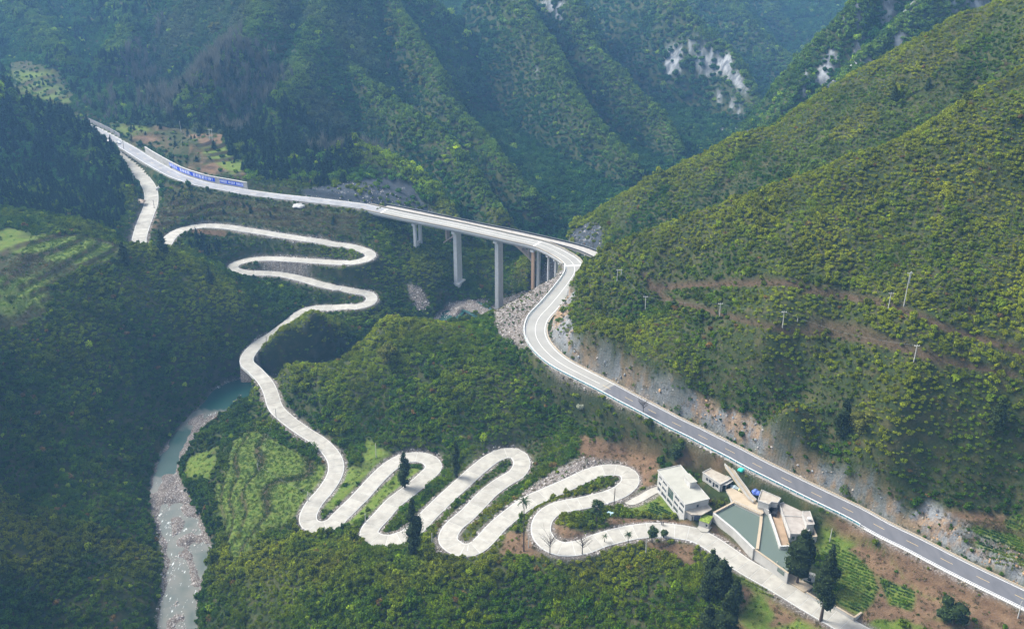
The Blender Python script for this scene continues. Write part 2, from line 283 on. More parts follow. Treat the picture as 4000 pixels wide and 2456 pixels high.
# ------------------------------------------------------------------ roads cut into the ground
def carve(path, idx, extra, fall, depth):
    D = np.full(H.shape, 1e9); ZR = np.zeros(H.shape); global UI; UI = np.zeros(H.shape); HW = np.zeros(H.shape); SG = np.zeros(H.shape)
    T = np.gradient(path[:, :2], axis=0); T /= np.linalg.norm(T, axis=1)[:, None]
    for i in idx:
        x, y, z, hw = path[i]; r = hw + extra + fall + 6
        j0, j1 = np.searchsorted(GY, [y - r, y + r]); i0, i1 = np.searchsorted(GX, [x - r, x + r])
        if j0 == j1 or i0 == i1: continue
        sx, sy = gx[j0:j1, i0:i1] - x, gy[j0:j1, i0:i1] - y
        d = np.hypot(sx, sy) - hw; m = d < D[j0:j1, i0:i1]
        D[j0:j1, i0:i1][m] = d[m]; ZR[j0:j1, i0:i1][m] = z; HW[j0:j1, i0:i1][m] = hw
        UI[j0:j1, i0:i1][m] = i; SG[j0:j1, i0:i1][m] = (T[i, 0] * sy - T[i, 1] * sx)[m]
    return D, ZR, SG
okL = [i for i in range(len(LOW)) if not (iCr0 < i < iCr1)]; okM = [i for i in range(len(MAIN)) if not (iBr0 < i < iBr1)]
DL, ZL, SL = carve(LOW, okL, .8, 3.5, .3)
DM, ZM, SM = carve(MAIN, okM, 1.4, 3.5, .3)
def blend(H, D, Z, e, fall):
    k = 1 - sstep(e, e + fall, D); k = np.where(D > 1e8, 0, k); return H * (1 - k) + (Z - .3) * k
UM = UI.copy(); DV, ZV, _s = carve(DRV, range(len(DRV)), .5, 2.5, .2); H = blend(H, DV, ZV + .12, .4, 2.5); H = blend(H, DL, ZL, .9, 3.6)
H = blend(H, DM, ZM, 1.9, 3.0)
# lower road stays below where both are near
m = (DL < .9) & (DL < DM); H[m] = ZL[m] - .3
# river bed
DR, ZRv, SR = carve(RIV, range(len(RIV)), 1, 5, 0)
bed = ZRv - .75 + fbm(gx, gy, 7, 4, 31) * 1.15 + sstep(-3, 2, DR) * 1.0
kr = 1 - sstep(0, 4, DR); kr = np.where(DR > 1e8, 0, kr)
PXv, PYv = proj(gx, gy, H)
bars = np.zeros(H.shape, bool)
for bp_ in [C1([(1420, 60), (1660, -10), (1700, 60), (1560, 150), (1330, 330), (1270, 470), (1215, 440), (1235, 300), (1320, 160)]), C1([(1130, 455), (1240, 450), (1310, 560), (1290, 640), (1120, 650), (1080, 600)]), C1([(1185, 735), (1250, 745), (1275, 800), (1230, 870), (1190, 910), (1175, 820)]), C1([(1285, 995), (1340, 1000), (1350, 1080), (1370, 1150), (1310, 1200), (1295, 1100)]), C1([(1240, 660), (1340, 640), (1360, 720), (1270, 740)]), C1([(1290, 60), (1400, 20), (1420, 60), (1360, 130), (1290, 120)]), C1([(1190, 930), (1290, 860), (1330, 900), (1240, 960)]), C1([(1010, 560), (1075, 570), (1060, 640), (1000, 640)]), C1([(1150, 1450), (1270, 1400), (1300, 1560), (1150, 1560)])]: bars |= inpoly(PXv, PYv, bp_)
barm = bars & (gy > 260) & (gy < 500); bf = barm.astype(float)
for _ in range(2): bf[1:-1, 1:-1] = (bf[1:-1, 1:-1] * 2 + bf[:-2, 1:-1] + bf[2:, 1:-1] + bf[1:-1, :-2] + bf[1:-1, 2:]) / 6
lowr = sstep(408, 380, gy); bed = bed * (1 - lowr) + lowr * (ZRv - .42 + fbm(gx * 1.6, gy * .8, 9, 4, 35) * 1.35 + sstep(-2.5, 1, DR) * .9); bed = bed + .9 * (gy > 495); bed = bed + bf * (1.15 + .5 * fbm(gx, gy, 3, 3, 33)); wet_bank = (DL > 1.5) | (DR < -3)
H = np.where(wet_bank, H * (1 - kr) + bed * kr, H)
# ------------------------------------------------------------------ terraces
PXv, PYv = proj(gx, gy, H)
def mask(polys, ylo=0, yhi=1e9):
    m = np.zeros(H.shape, bool)
    for p in polys: m |= inpoly(PXv, PYv, p)
    return m & (gy > ylo) & (gy < yhi)
def soften(m, n=2):
    m = m.astype(float)
    for _ in range(n): m[1:-1, 1:-1] = (m[1:-1, 1:-1] * 2 + m[:-2, 1:-1] + m[2:, 1:-1] + m[1:-1, :-2] + m[1:-1, 2:]) / 6
    return m
nD = np.minimum(np.minimum(DL, DM), DV)
nD = np.where(nD > 1e8, 30, nD)
terr = soften(mask([B1([(-300, 300), (0, 270), (300, 210), (560, 200), (850, 290), (780, 400), (560, 420), (380, 520), (300, 760), (100, 860), (-300, 900)])], 380, 640)
     | mask([A1([(60, 440), (380, 470), (500, 640), (480, 740), (380, 750), (100, 660)])], 700, 1100)
     | mask([A1([(760, 840), (1000, 860), (1530, 925), (1540, 990), (1720, 1160), (1640, 1240), (1300, 1170), (1100, 1040), (900, 950)])], 560, 800)
     | mask([A1([(1080, 1250), (1300, 1300), (1700, 1350), (2200, 1420), (2461, 1500), (2400, 1570), (1600, 1520), (1100, 1500)]), B1([(1080, 0), (2461, 60), (2461, 230), (1500, 120), (1080, 200)])], 500, 720)
     | mask([C3([(1950, 760), (2500, 760), (2600, 1250), (2300, 1120), (2100, 930)])], 200, 330)
     | mask([C1([(1470, 520), (1540, 500), (1570, 340), (1600, 230), (1700, 150), (1800, 170), (2100, 330), (2230, 400), (2250, 480), (2180, 600), (2080, 640), (1960, 800), (1780, 830), (1700, 980), (1650, 1040), (1580, 1020), (1560, 900), (1500, 720)])], 300, 480), 3) * sstep(2, 6, nD) * sstep(1, 5, DR)
smk = np.clip(terr * 1.5, 0, 1); Hs = H.copy()
for _ in range(24): Hs[1:-1, 1:-1] = (Hs[:-2, 1:-1] + Hs[2:, 1:-1] + Hs[1:-1, :-2] + Hs[1:-1, 2:]) / 4
H = H * (1 - smk) + Hs * smk; st = 2.2; q = H / st + fbm(gx, gy, 50, 2, 41) * .7; fr = q - np.floor(q)
stepH = (np.floor(q) + sstep(.72, 1.0, fr) - (q - H / st)) * st
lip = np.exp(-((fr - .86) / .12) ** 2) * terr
H = H + (stepH - H + .35 * st) * terr * .85
# ------------------------------------------------------------------ what grows or lies where
PXv, PYv = proj(gx, gy, H)
gsl = np.hypot(np.gradient(H, axis=1) / np.gradient(gx, axis=1), np.gradient(H, axis=0) / np.gradient(gy, axis=0))
nz = fbm(gx, gy, 12, 4, 51); nf = fbm(gx, gy, 4, 3, 61)
rag = nz * 1.0
meadow_p = C1([(1470, 520), (1540, 500), (1570, 340), (1600, 230), (1700, 150), (1800, 170), (2100, 330), (2230, 400), (2250, 480), (2180, 600), (2080, 640), (1960, 800), (1780, 830), (1700, 980), (1650, 1040), (1580, 1020), (1560, 900), (1500, 720)])
grass = mask([meadow_p, C1([(1260, 380), (1290, 330), (1500, 260), (1450, 480), (1300, 480)]),
  C1([(1070, 1400), (1150, 1380), (1150, 1560), (1060, 1560)]),
  C2([(230, 205), (400, 310), (300, 400), (180, 500), (0, 700), (-150, 650), (80, 400), (190, 390)]),
  C2([(430, 440), (560, 400), (600, 420), (540, 500), (430, 620), (150, 780), (60, 820), (120, 740)]),
  C2([(1930, 660), (2100, 620), (2240, 560), (2380, 730), (2250, 740), (2050, 700)])], 200, 480)
grass |= mask([B1([(-300, 480), (200, 500), (370, 430), (500, 290), (540, 300), (420, 420), (300, 560), (330, 690), (100, 760), (-300, 760)]), B1([(250, 195), (340, 200), (330, 235), (230, 230)]), B1([(-300, 180), (100, 160), (230, 220), (400, 230), (560, 210), (820, 300), (760, 380), (560, 400), (400, 400), (200, 330), (0, 320), (-300, 340)])], 380, 640)
grass |= mask([E4([(470, 60), (560, 20), (700, 120), (1000, 210), (1090, 240), (1300, 520), (1500, 700), (1800, 760), (2100, 1100), (1000, 1100), (640, 760), (700, 640), (690, 400), (560, 300), (470, 300)]), E4([(-100, 620), (100, 800), (500, 1000), (700, 1100), (-100, 1100), (-300, 900)])], 150, 420)
grass |= mask([A1([(90, 480), (330, 500), (330, 560), (470, 640), (470, 700), (380, 740), (150, 640)]), A1([(760, 845), (1000, 870), (1040, 890), (900, 930), (800, 900)]), A1([(1380, 1020), (1560, 1000), (1700, 1150), (1600, 1200), (1400, 1060)])], 600, 1100)
crops = mask([E4([(560, 130), (640, 110), (660, 190), (800, 260), (1010, 460), (1060, 600), (1000, 740), (870, 870), (640, 740), (700, 400), (560, 330)]), E4([(1060, 500), (1200, 560), (1420, 640), (1380, 820), (1180, 760)]),
  C3([(2100, 800), (2300, 850), (2700, 930), (2700, 1080), (2150, 950)]), C3([(2170, 970), (2700, 1060), (2700, 1140), (2300, 1090)]), C3([(2340, 740), (2700, 760), (2700, 850), (2340, 820)]),
  C3([(480, 1080), (560, 1140), (760, 1250), (740, 1300), (620, 1260), (520, 1180)]), H4([(0, 740), (100, 750), (330, 920), (-60, 930)])], 150, 420)
soil = mask([C3([(1080, 760), (1180, 740), (1460, 880), (1320, 960), (1090, 800)]), C3([(1480, 890), (1950, 1110), (2300, 1310), (2500, 1420), (2600, 1700), (2000, 1700), (1650, 1250), (1500, 1050)]),
  C3([(120, 280), (390, 330), (430, 440), (250, 395), (60, 390), (130, 500), (60, 380)]), C2([(1500, 780), (1830, 880), (1700, 920), (1600, 915), (1510, 850)]), C2([(1880, 745), (2461, 770), (2480, 800), (2200, 785), (1900, 800)]),
  C2([(1200, 840), (1360, 850), (1400, 960), (1480, 1010), (1140, 1000), (1180, 900)]), C2([(1800, 350), (1900, 230), (2060, 330), (2240, 560), (2110, 520), (2000, 390)]), C2([(2150, 910), (2480, 930), (2480, 1100), (2350, 1010), (2180, 960)]),
  C3([(500, 1200), (700, 1290), (1100, 1480), (1160, 1600), (500, 1700), (480, 1350)]), C3([(320, 780), (420, 890), (620, 1020), (720, 1110), (600, 1030), (440, 950), (300, 840)]), C3([(1850, 690), (2340, 730), (2340, 830), (2000, 780)]),
  C2([(1700, 180), (2240, 300), (2240, 420), (2100, 560), (2000, 380), (1700, 360)])], 150, 420)
soil |= mask([A1([(1050, 850), (1300, 915), (1540, 925), (1540, 985), (1400, 1000), (1250, 900), (1050, 890)]), A1([(900, 930), (1060, 925), (1180, 1010), (1000, 1010)]), A1([(1300, 1000), (1420, 1050), (1700, 1200), (1640, 1240), (1250, 1150), (1150, 1080), (1300, 1130)]),
  B1([(1060, 50), (1100, 60), (1080, 160), (1010, 220), (1010, 190)]), B1([(1390, 80), (1500, 90), (1500, 130), (1330, 130)]), B1([(1330, 165), (1560, 180), (1560, 215), (1300, 200)]), A1([(430, 740), (620, 760), (700, 830), (560, 800)])], 400, 1000)
gravel = mask([B2([(1620, 440), (1560, 560), (1420, 690), (1340, 790), (1300, 880), (1330, 1010), (1230, 950), (1130, 880), (1110, 730), (1030, 740), (1150, 650), (1350, 580), (1480, 470)]),
  B2([(800, 745), (880, 660), (1090, 640), (1000, 720), (900, 770), (820, 780)]), B2([(510, 540), (600, 560), (680, 700), (580, 740), (530, 640)])], 380, 620)
gravel |= mask([C2([(1060, 250), (1330, 280), (1200, 330), (1060, 300)]), C2([(1500, 430), (1700, 330), (1900, 350), (2060, 370), (1800, 395), (1620, 470), (1480, 560), (1350, 610), (1270, 600)]), C2([(700, 1000), (690, 900), (720, 870), (760, 1000)])], 250, 450)
rock = mask([B1([(1900, 1320), (1640, 1130), (1560, 1100), (1700, 1230)])], 0, 1)
rock_far = mask([[(1170, 745), (1280, 722), (1440, 700), (1540, 690), (1610, 720), (1660, 800), (1720, 845), (1560, 822), (1400, 795), (1200, 770)]], 575, 720) | mask([[(2205, 960), (2235, 905), (2290, 872), (2345, 872), (2352, 940), (2330, 1010), (2240, 985)]], 520, 640)
cliff_p = [[(2595, 200), (2625, 175), (2665, 180), (2668, 240), (2645, 310), (2600, 305)], [(2685, 155), (2720, 160), (2790, 185), (2862, 225), (2858, 295), (2800, 285), (2745, 290), (2700, 240)], [(2830, 240), (2885, 285), (2930, 345), (2935, 380), (2885, 345), (2840, 320)], [(2800, 353), (2822, 353), (2815, 410), (2798, 405)], [(2840, 387), (2880, 400), (2907, 450), (2850, 430)], [(2805, 495), (2925, 505), (2935, 530), (2815, 530)], [(2105, -10), (2200, 5), (2222, 95), (2190, 80), (2140, 45)],
 [(3440, 0), (3490, 0), (3482, 62), (3450, 50)], [(3512, 0), (3560, 0), (3556, 42), (3516, 40)], [(3560, 0), (3580, 20), (3570, 60)], [(3283, 235), (3334, 225), (3320, 262), (3290, 250)], [(3247, 310), (3271, 300), (3268, 364), (3250, 360)], [(3750, 85), (3800, 40), (3930, -20), (3930, 0), (3800, 60), (3750, 95)], [(2075, 285), (2105, 280), (2095, 300)], [(3060, 335), (3075, 340), (3070, 365)]]
rock_far |= mask(cliff_p, 700, 1400) & (fbm(gx, gy, 7, 3, 88) > -.25)
rock_far |= (gy > 650) & (gy < 900) & (PXv > 3120) & (gsl > .8) & (fbm(gx, gy * .5, 9, 3, 87) > .12)
soilf = soften(soil, 2); grassf = soften(grass, 2); cropf = soften(crops, 1); plotm = mask([E4([(470, 60), (560, 20), (700, 120), (1000, 210), (1090, 240), (1300, 520), (1500, 700), (1800, 760), (2100, 1100), (1000, 1100), (640, 760), (700, 640), (690, 400), (560, 300), (470, 300)]), E4([(-100, 620), (100, 800), (500, 1000), (700, 1100), (-100, 1100), (-300, 900)])], 150, 420); pz = fbm(gx, gy, 16, 3, 57); soilf = np.maximum(soilf, plotm * sstep(.12, .27, pz) * (1 - cropf)); grassf = grassf * (1 - plotm * sstep(.12, .27, pz) * (1 - cropf)); gravelf = soften(gravel, 3); grassf = np.maximum(grassf, cropf * .85)
soilf = np.where(gy > 560, soilf * sstep(-.35, .1, nz), soilf)
# road verges
verge = (1 - sstep(.9, 2.6, nD + nz * 1.5)) * (gy < 620)
gravelf = np.maximum(gravelf, verge * .9)
gravelf = np.maximum(gravelf, (1 - sstep(-.5, 1.5, np.where(DR > 1e8, 30, DR))) * (gy < 640))
# cut slope of bare rock on the uphill side of the main road
cut = (DM < 1e8) & (SM < 0) & (DM > 1.0) & (DM < 11) & (gy > 215) & (gx > 8) & (gy < 470)
zrise = H - ZM
cutf = soften(cut & (zrise > .2) & (zrise < np.where(gx > 105, 7.5, 11.0) + nz * 5) & (gsl > .35), 1)
cliffs = soften(rock_far, 1); dcl = cliffs * (gy < 720); cliffs = cliffs * (gy >= 720)
rockf = np.clip(np.maximum(cutf, cliffs + dcl), 0, 1)
# ragged rock faces
rel = fbm(gx * 1.0, gy * 1.0, 5, 4, 71)
blk = vnoise(gx / 3.1 + .3 * vnoise(gx / 2, gy / 2, 5), gy / 3.1, 77); blk = np.floor(blk * 5) / 5; ribs = vnoise(UM / 3.3, zrise / 9, 13) * 1.6 + vnoise(UM / 1.4, zrise / 4, 14) * .8 - 1.2; lz = zrise / 2.3 + vnoise(UM / 7, UM * 0, 15) * 1.5; ledge = (np.floor(lz) + sstep(.55, 1, lz - np.floor(lz)) - lz) * 1.9
H += cutf * (rel * .8 + (blk - .4) * 1.4 + ribs * 1.5 + ledge) * sstep(1.2, 3, np.where(DM > 1e8, 9, DM))
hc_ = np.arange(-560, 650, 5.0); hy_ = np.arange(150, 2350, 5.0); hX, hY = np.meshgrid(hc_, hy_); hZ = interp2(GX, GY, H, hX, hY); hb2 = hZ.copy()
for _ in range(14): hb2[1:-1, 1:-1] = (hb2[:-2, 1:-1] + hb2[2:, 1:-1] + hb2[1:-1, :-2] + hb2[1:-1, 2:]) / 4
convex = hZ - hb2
# tracks across the right hill
def track(pxs, width, ylo, yhi):
    m = np.full(H.shape, 1e9); p = np.array(pxs, float)
    for a, b in zip(p[:-1], p[1:]):
        e = b - a; t = np.clip(((PXv - a[0]) * e[0] + (PYv - a[1]) * e[1]) / (e @ e), 0, 1)
        m = np.minimum(m, np.hypot(PXv - a[0] - t * e[0], PYv - a[1] - t * e[1]))
    return np.where((gy > ylo) & (gy < yhi), np.clip(1.4 - m / width, 0, 1), 0)
trk = np.maximum(track(B3([(-100, 560), (150, 545), (400, 535), (700, 525), (880, 530), (1000, 580), (1250, 620), (1500, 670), (1750, 760), (1950, 850), (2200, 920), (2461, 1010)]), 16, 280, 480),
                 track(B3([(-150, 480), (0, 640), (300, 720), (600, 800), (800, 850), (1100, 880), (1500, 940), (1700, 1000), (2000, 1080), (2400, 1160)]), 13, 280, 480))
trk = np.maximum(trk, .8 * track(B3([(1000, 820), (1300, 850), (1600, 960), (1900, 1060)]), 26, 280, 460))
H -= trk * 1.0
dry = sstep(-.1, .5, fbm(gx, gy, 30, 3, 81)) * .7
NY, NX = H.shape
def samp(Z, X, Y): return interp2(GX, GY, Z, X, Y)
def ground(x, y): return float(samp(H, np.array([x], float), np.array([y], float))[0])
def hit(px, py, t0=150):
    """first meeting of a sight line with the ground: survey of where a base stands"""
    dx, dy, dz = ray(px, py); t = np.arange(t0, 2600, .5) ; X, Y, Z = dx * t, dy * t, CAMZ + dz * t
    g = samp(H, X, Y); below = np.nonzero(Z < g)[0]; k = below[0] if len(below) else len(t) - 1
    return X[k], Y[k], float(g[k])
# ------------------------------------------------------------------ materials
def mat(name, col=(.5, .5, .5), rough=.8, metal=0, spec=.3):
    m = bpy.data.materials.new(name); m.use_nodes = True; b = m.node_tree.nodes['Principled BSDF']
    b.inputs['Base Color'].default_value = (*col, 1); b.inputs['Roughness'].default_value = rough; b.inputs['Metallic'].default_value = metal
    b.inputs['Specular IOR Level'].default_value = spec; return m
class N:
    def __init__(s, m): s.m = m; s.t = m.node_tree; s.b = s.t.nodes['Principled BSDF']
    def new(s, typ, **k):
        n = s.t.nodes.new(typ)
        for a, v in k.items(): setattr(n, a, v)
        return n
    def link(s, a, b): s.t.links.new(a, b)
    def co(s, kind='Object'): return s.new('ShaderNodeTexCoord').outputs[kind]
    def noise(s, scale, det=4, vec=None, rough=.55):
        n = s.new('ShaderNodeTexNoise'); n.inputs['Scale'].default_value = scale; n.inputs['Detail'].default_value = det; n.inputs['Roughness'].default_value = rough
        if vec is not None: s.link(vec, n.inputs['Vector'])
        return n.outputs['Fac']
    def ramp(s, fac, stops):
        r = s.new('ShaderNodeValToRGB'); s.link(fac, r.inputs[0]); e = r.color_ramp.elements
        while len(e) < len(stops): e.new(.5)
        for k, (p, c) in enumerate(stops): e[k].position = p; e[k].color = (*c, 1) if len(c) == 3 else c
        return r.outputs[0]
    def mix(s, f, a, b, mode='MIX'):
        n = s.new('ShaderNodeMix', data_type='RGBA', blend_type=mode)
        for sock, v in ((n.inputs[0], f), (n.inputs[6], a), (n.inputs[7], b)):
            if isinstance(v, (int, float)): sock.default_value = v
            elif isinstance(v, tuple): sock.default_value = (*v, 1)
            else: s.link(v, sock)
        return n.outputs[2]
    def math(s, op, a, b=0):
        n = s.new('ShaderNodeMath', operation=op)
        for sock, v in ((n.inputs[0], a), (n.inputs[1], b)):
            if isinstance(v, (int, float)): sock.default_value = v
            else: s.link(v, sock)
        return n.outputs[0]
    def bump(s, h, st=.5, dist=.1):
        n = s.new('ShaderNodeBump'); n.inputs['Strength'].default_value = st; n.inputs['Distance'].default_value = dist
        s.link(h, n.inputs['Height']); s.link(n.outputs[0], s.b.inputs['Normal'])
    def scaled(s, vec, sc):
        n = s.new('ShaderNodeMapping'); n.inputs['Scale'].default_value = sc; s.link(vec, n.inputs[0]); return n.outputs[0]
# terrain material
gm = mat('hillside_ground', rough=.95, spec=.1); n = N(gm); co = n.co()
a1 = n.new('ShaderNodeAttribute', attribute_name='cover_one'); a2 = n.new('ShaderNodeAttribute', attribute_name='cover_two')
s1 = n.new('ShaderNodeSeparateColor'); n.link(a1.outputs[0], s1.inputs[0]); s2 = n.new('ShaderNodeSeparateColor'); n.link(a2.outputs[0], s2.inputs[0])
fine = n.noise(1.6, 8, co, .65); mid = n.noise(.22, 6, co); coarse = n.noise(.03, 3, co)
under = n.mix(fine, (.016, .030, .009), (.045, .060, .018))
under = n.mix(n.ramp(mid, [(.45, (0, 0, 0)), (.7, (1, 1, 1))]), under, n.mix(fine, (.04, .05, .018), (.11, .09, .04)))
grs = n.mix(n.ramp(n.noise(.45, 6, co), [(.3, (0, 0, 0)), (.7, (1, 1, 1))]), n.mix(fine, (.045, .090, .010), (.095, .165, .020)), n.mix(fine, (.10, .13, .025), (.17, .19, .04)))
sol = n.mix(n.ramp(mid, [(.35, (0, 0, 0)), (.65, (1, 1, 1))]), n.mix(fine, (.07, .042, .024), (.135, .085, .052)), n.mix(fine, (.13, .08, .045), (.20, .135, .08)))
vor = n.new('ShaderNodeTexVoronoi'); vor.inputs['Scale'].default_value = 1.5; n.link(co, vor.inputs[0])
grv = n.mix(n.ramp(vor.outputs['Distance'], [(.05, (0, 0, 0)), (.55, (1, 1, 1))]), n.mix(n.noise(.8, 3, co), (.26, .25, .24), (.42, .41, .39)), (.12, .10, .085))
streak = n.noise(1, 6, n.scaled(co, (.35, .35, .08)), .6); blocks = n.new('ShaderNodeTexVoronoi', feature='DISTANCE_TO_EDGE'); blocks.inputs['Scale'].default_value = .32
wv = n.new('ShaderNodeVectorMath', operation='ADD'); n.link(co, wv.inputs[0]); nn = n.new('ShaderNodeTexNoise'); nn.inputs['Scale'].default_value = .5; nn.inputs['Detail'].default_value = 4; n.link(co, nn.inputs[0])
sc_ = n.new('ShaderNodeVectorMath', operation='SCALE'); sc_.inputs['Scale'].default_value = 3; n.link(nn.outputs['Color'], sc_.inputs[0]); n.link(sc_.outputs[0], wv.inputs[1]); n.link(wv.outputs[0], blocks.inputs[0])
rk = n.mix(n.ramp(n.math('ADD', n.math('MULTIPLY', streak, .45), n.math('MULTIPLY', n.noise(.07, 3, co), .62)), [(.515, (0, 0, 0)), (.60, (1, 1, 1))]), n.mix(fine, (.05, .06, .07), (.34, .345, .34)), n.mix(fine, (.13, .085, .05), (.38, .28, .19)))
rk = n.mix(n.ramp(blocks.outputs['Distance'], [(0, (.55, .55, .55)), (.035, (0, 0, 0))]), rk, (.07, .06, .055))
farrock = n.mix(n.ramp(n.noise(1, 5, n.scaled(co, (.16, .16, .05)), .6), [(.42, (0, 0, 0)), (.6, (1, 1, 1))]), (.12, .13, .14), n.mix(fine, (.20, .22, .24), (.46, .46, .46)))
c = n.mix(s1.outputs[0], under, sol); c = n.mix(s1.outputs[1], c, grs); c = n.mix(s1.outputs[2], c, grv)
a3 = n.new('ShaderNodeAttribute', attribute_name='cover_three'); s3 = n.new('ShaderNodeSeparateColor'); n.link(a3.outputs[0], s3.inputs[0])
dkrock = n.mix(n.ramp(n.noise(1, 5, n.scaled(co, (.22, .22, .06)), .6), [(.62, (0, 0, 0)), (.74, (1, 1, 1))]), n.mix(fine, (.022, .028, .036), (.07, .08, .09)), (.26, .26, .26))
c = n.mix(s3.outputs[0], c, dkrock); c = n.mix(s2.outputs[0], c, rk); c = n.mix(s2.outputs[1], c, farrock); c = n.mix(s2.outputs[2], c, n.mix(fine, (.04, .028, .018), (.11, .075, .045)))
n.link(c, n.b.inputs['Base Color']); n.bump(n.math('ADD', fine, n.math('MULTIPLY', mid, 2.0)), .8, .5)
# ------------------------------------------------------------------ terrain mesh
def grid_mesh(name, X, Y, Z, m):
    ny, nx = X.shape; me = bpy.data.meshes.new(name); v = np.column_stack([X.ravel(), Y.ravel(), Z.ravel()]).astype(np.float32)
    idx = np.arange(nx * ny).reshape(ny, nx); f = np.stack([idx[:-1, :-1], idx[:-1, 1:], idx[1:, 1:], idx[1:, :-1]], -1).reshape(-1, 4).astype(np.int32)
    me.vertices.add(len(v)); me.vertices.foreach_set('co', v.ravel()); me.loops.add(f.size); me.loops.foreach_set('vertex_index', f.ravel())
    me.polygons.add(len(f)); me.polygons.foreach_set('loop_start', np.arange(0, f.size, 4, dtype=np.int32)); me.polygons.foreach_set('use_smooth', np.ones(len(f), bool))
    me.update(calc_edges=True); me.materials.append(m); o = bpy.data.objects.new(name, me); COL.objects.link(o); return o
soil_all = soilf * sstep(-1.6, -.4, nz * 2 + soilf * 2.2 - 1.2)
terrain = grid_mesh('hillside_terrain', gx, gy, H, gm); terrain['kind'] = 'structure'
terrain['label'] = 'green forested gorge slopes with terraces, fields and bare rock cuts'
def cattr(o, name, a, b, c_):
    at = o.data.color_attributes.new(name, 'FLOAT_COLOR', 'POINT'); v = np.column_stack([a.ravel(), b.ravel(), c_.ravel(), np.ones(a.size)]).astype(np.float32); at.data.foreach_set('color', np.clip(v, 0, 1).ravel())
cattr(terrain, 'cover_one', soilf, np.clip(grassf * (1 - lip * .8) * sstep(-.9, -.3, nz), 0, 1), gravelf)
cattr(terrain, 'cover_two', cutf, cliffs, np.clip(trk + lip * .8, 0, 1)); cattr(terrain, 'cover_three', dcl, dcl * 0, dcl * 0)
# far apron so the ground runs on past the built slopes
ax_, ay_ = np.meshgrid(np.linspace(-3200, 3200, 33), np.linspace(-600, 5200, 30))
az_ = np.where((np.abs(ax_) > 560) | (ay_ > 2350), -20 + .02 * np.abs(ax_) + 25 * fbm(ax_, ay_, 900, 3, 5), -140)
az_ = np.where((ay_ < 150), -70, az_)
apron = grid_mesh('distant_ground', ax_, ay_, np.minimum(az_, 60), gm); apron['kind'] = 'structure'
cattr(apron, 'cover_one', ax_ * 0, ax_ * 0, ax_ * 0); cattr(apron, 'cover_two', ax_ * 0, ax_ * 0, ax_ * 0)
# ------------------------------------------------------------------ generic builders
def link(name, me, m=None, parent=None, loc=None, **props):
    if m is not None and not me.materials: me.materials.append(m)
    o = bpy.data.objects.new(name, me); COL.objects.link(o)
    if parent is not None: o.parent = parent
    if loc is not None: o.location = loc
    for k, v in props.items(): o[k] = v
    return o
def pyd(name, v, f, smooth=False):
    me = bpy.data.meshes.new(name); me.from_pydata([tuple(map(float, a)) for a in v], [], f); me.update()
    if smooth: me.polygons.foreach_set('use_smooth', np.ones(len(me.polygons), bool))
    return me
def empty(name, loc, label, cat, group=None):
    o = bpy.data.objects.new(name, None); COL.objects.link(o); o.location = loc; o['label'] = label; o['category'] = cat
    if group: o['group'] = group
    return o
def frame(path):
    T = np.gradient(path[:, :2], axis=0); T /= np.linalg.norm(T, axis=1)[:, None] + 1e-9; return T, np.column_stack([-T[:, 1], T[:, 0]])
def strip(name, path, nrm, a, b, z0, z1, m, parent=None, base=(0, 0, 0), thick=None):
    """ribbon between side offsets a..b (arrays or numbers) at heights path z + z1, sides down to z0"""
    n = len(path); a = np.broadcast_to(a, n); b = np.broadcast_to(b, n); A = path[:, :2] + nrm * a[:, None]; B = path[:, :2] + nrm * b[:, None]; z = path[:, 2]
    v = []; f = []
    for i in range(n):
        v += [(A[i, 0], A[i, 1], z[i] + z1), (B[i, 0], B[i, 1], z[i] + z1), (B[i, 0], B[i, 1], z[i] + z0), (A[i, 0], A[i, 1], z[i] + z0)]
    for i in range(n - 1):
        o = 4 * i
        for k in range(4): f.append((o + k, o + (k + 1) % 4, o + 4 + (k + 1) % 4, o + 4 + k))
    f += [(3, 2, 1, 0), tuple(4 * (n - 1) + k for k in range(4))]
    v = np.array(v) - np.array(base); me = pyd(name, v, f)
    bm = bmesh.new(); bm.from_mesh(me); bmesh.ops.recalc_face_normals(bm, faces=bm.faces); bm.to_mesh(me); bm.free()
    return link(name, me, m, parent)
def cut_path(path, i0, i1, step=1): 
    idx = list(range(i0, i1 + 1, step)); 
    if idx[-1] != i1: idx.append(i1)
    return idx
TL, NL = frame(LOW); TM, NM = frame(MAIN)
# ------------------------------------------------------------------ road materials
def conc_mat(name, lo, hi, var=.12, rnd=True, sc=.35):
    m = mat(name, rough=.85, spec=.25); n = N(m); co = n.co(); f = n.noise(2.2, 6, co, .7); g = n.noise(sc, 5, co)
    c = n.mix(n.ramp(g, [(.3, (0, 0, 0)), (.7, (1, 1, 1))]), lo, hi); c = n.mix(.35, c, n.mix(f, lo, hi))
    if rnd:
        oi = n.new('ShaderNodeObjectInfo'); r = n.math('ADD', n.math('MULTIPLY', oi.outputs['Random'], var * 2), 1 - var); hs = n.new('ShaderNodeHueSaturation'); n.link(r, hs.inputs['Value']); n.link(c, hs.inputs['Color']); c = hs.outputs[0]
    n.link(c, n.b.inputs['Base Color']); n.bump(f, .3, .03); return m
m_slab = conc_mat('pale_concrete', (.25, .235, .20), (.41, .395, .35), .09)
m_joint = conc_mat('joint_mortar', (.46, .46, .44), (.52, .52, .50), .0, False)
m_croad = conc_mat('worn_concrete', (.235, .23, .21), (.315, .31, .285), .05, False, .12)
m_groad = conc_mat('grey_concrete', (.20, .205, .215), (.29, .29, .30), .12)
m_wall = conc_mat('wall_concrete', (.30, .29, .27), (.46, .45, .42), .05)
m_ywall = conc_mat('ochre_concrete', (.38, .31, .19), (.52, .44, .30), .05)
m_asph = mat('asphalt', rough=.7, spec=.4); n = N(m_asph); co = n.co(); f = n.noise(3, 6, co, .7)
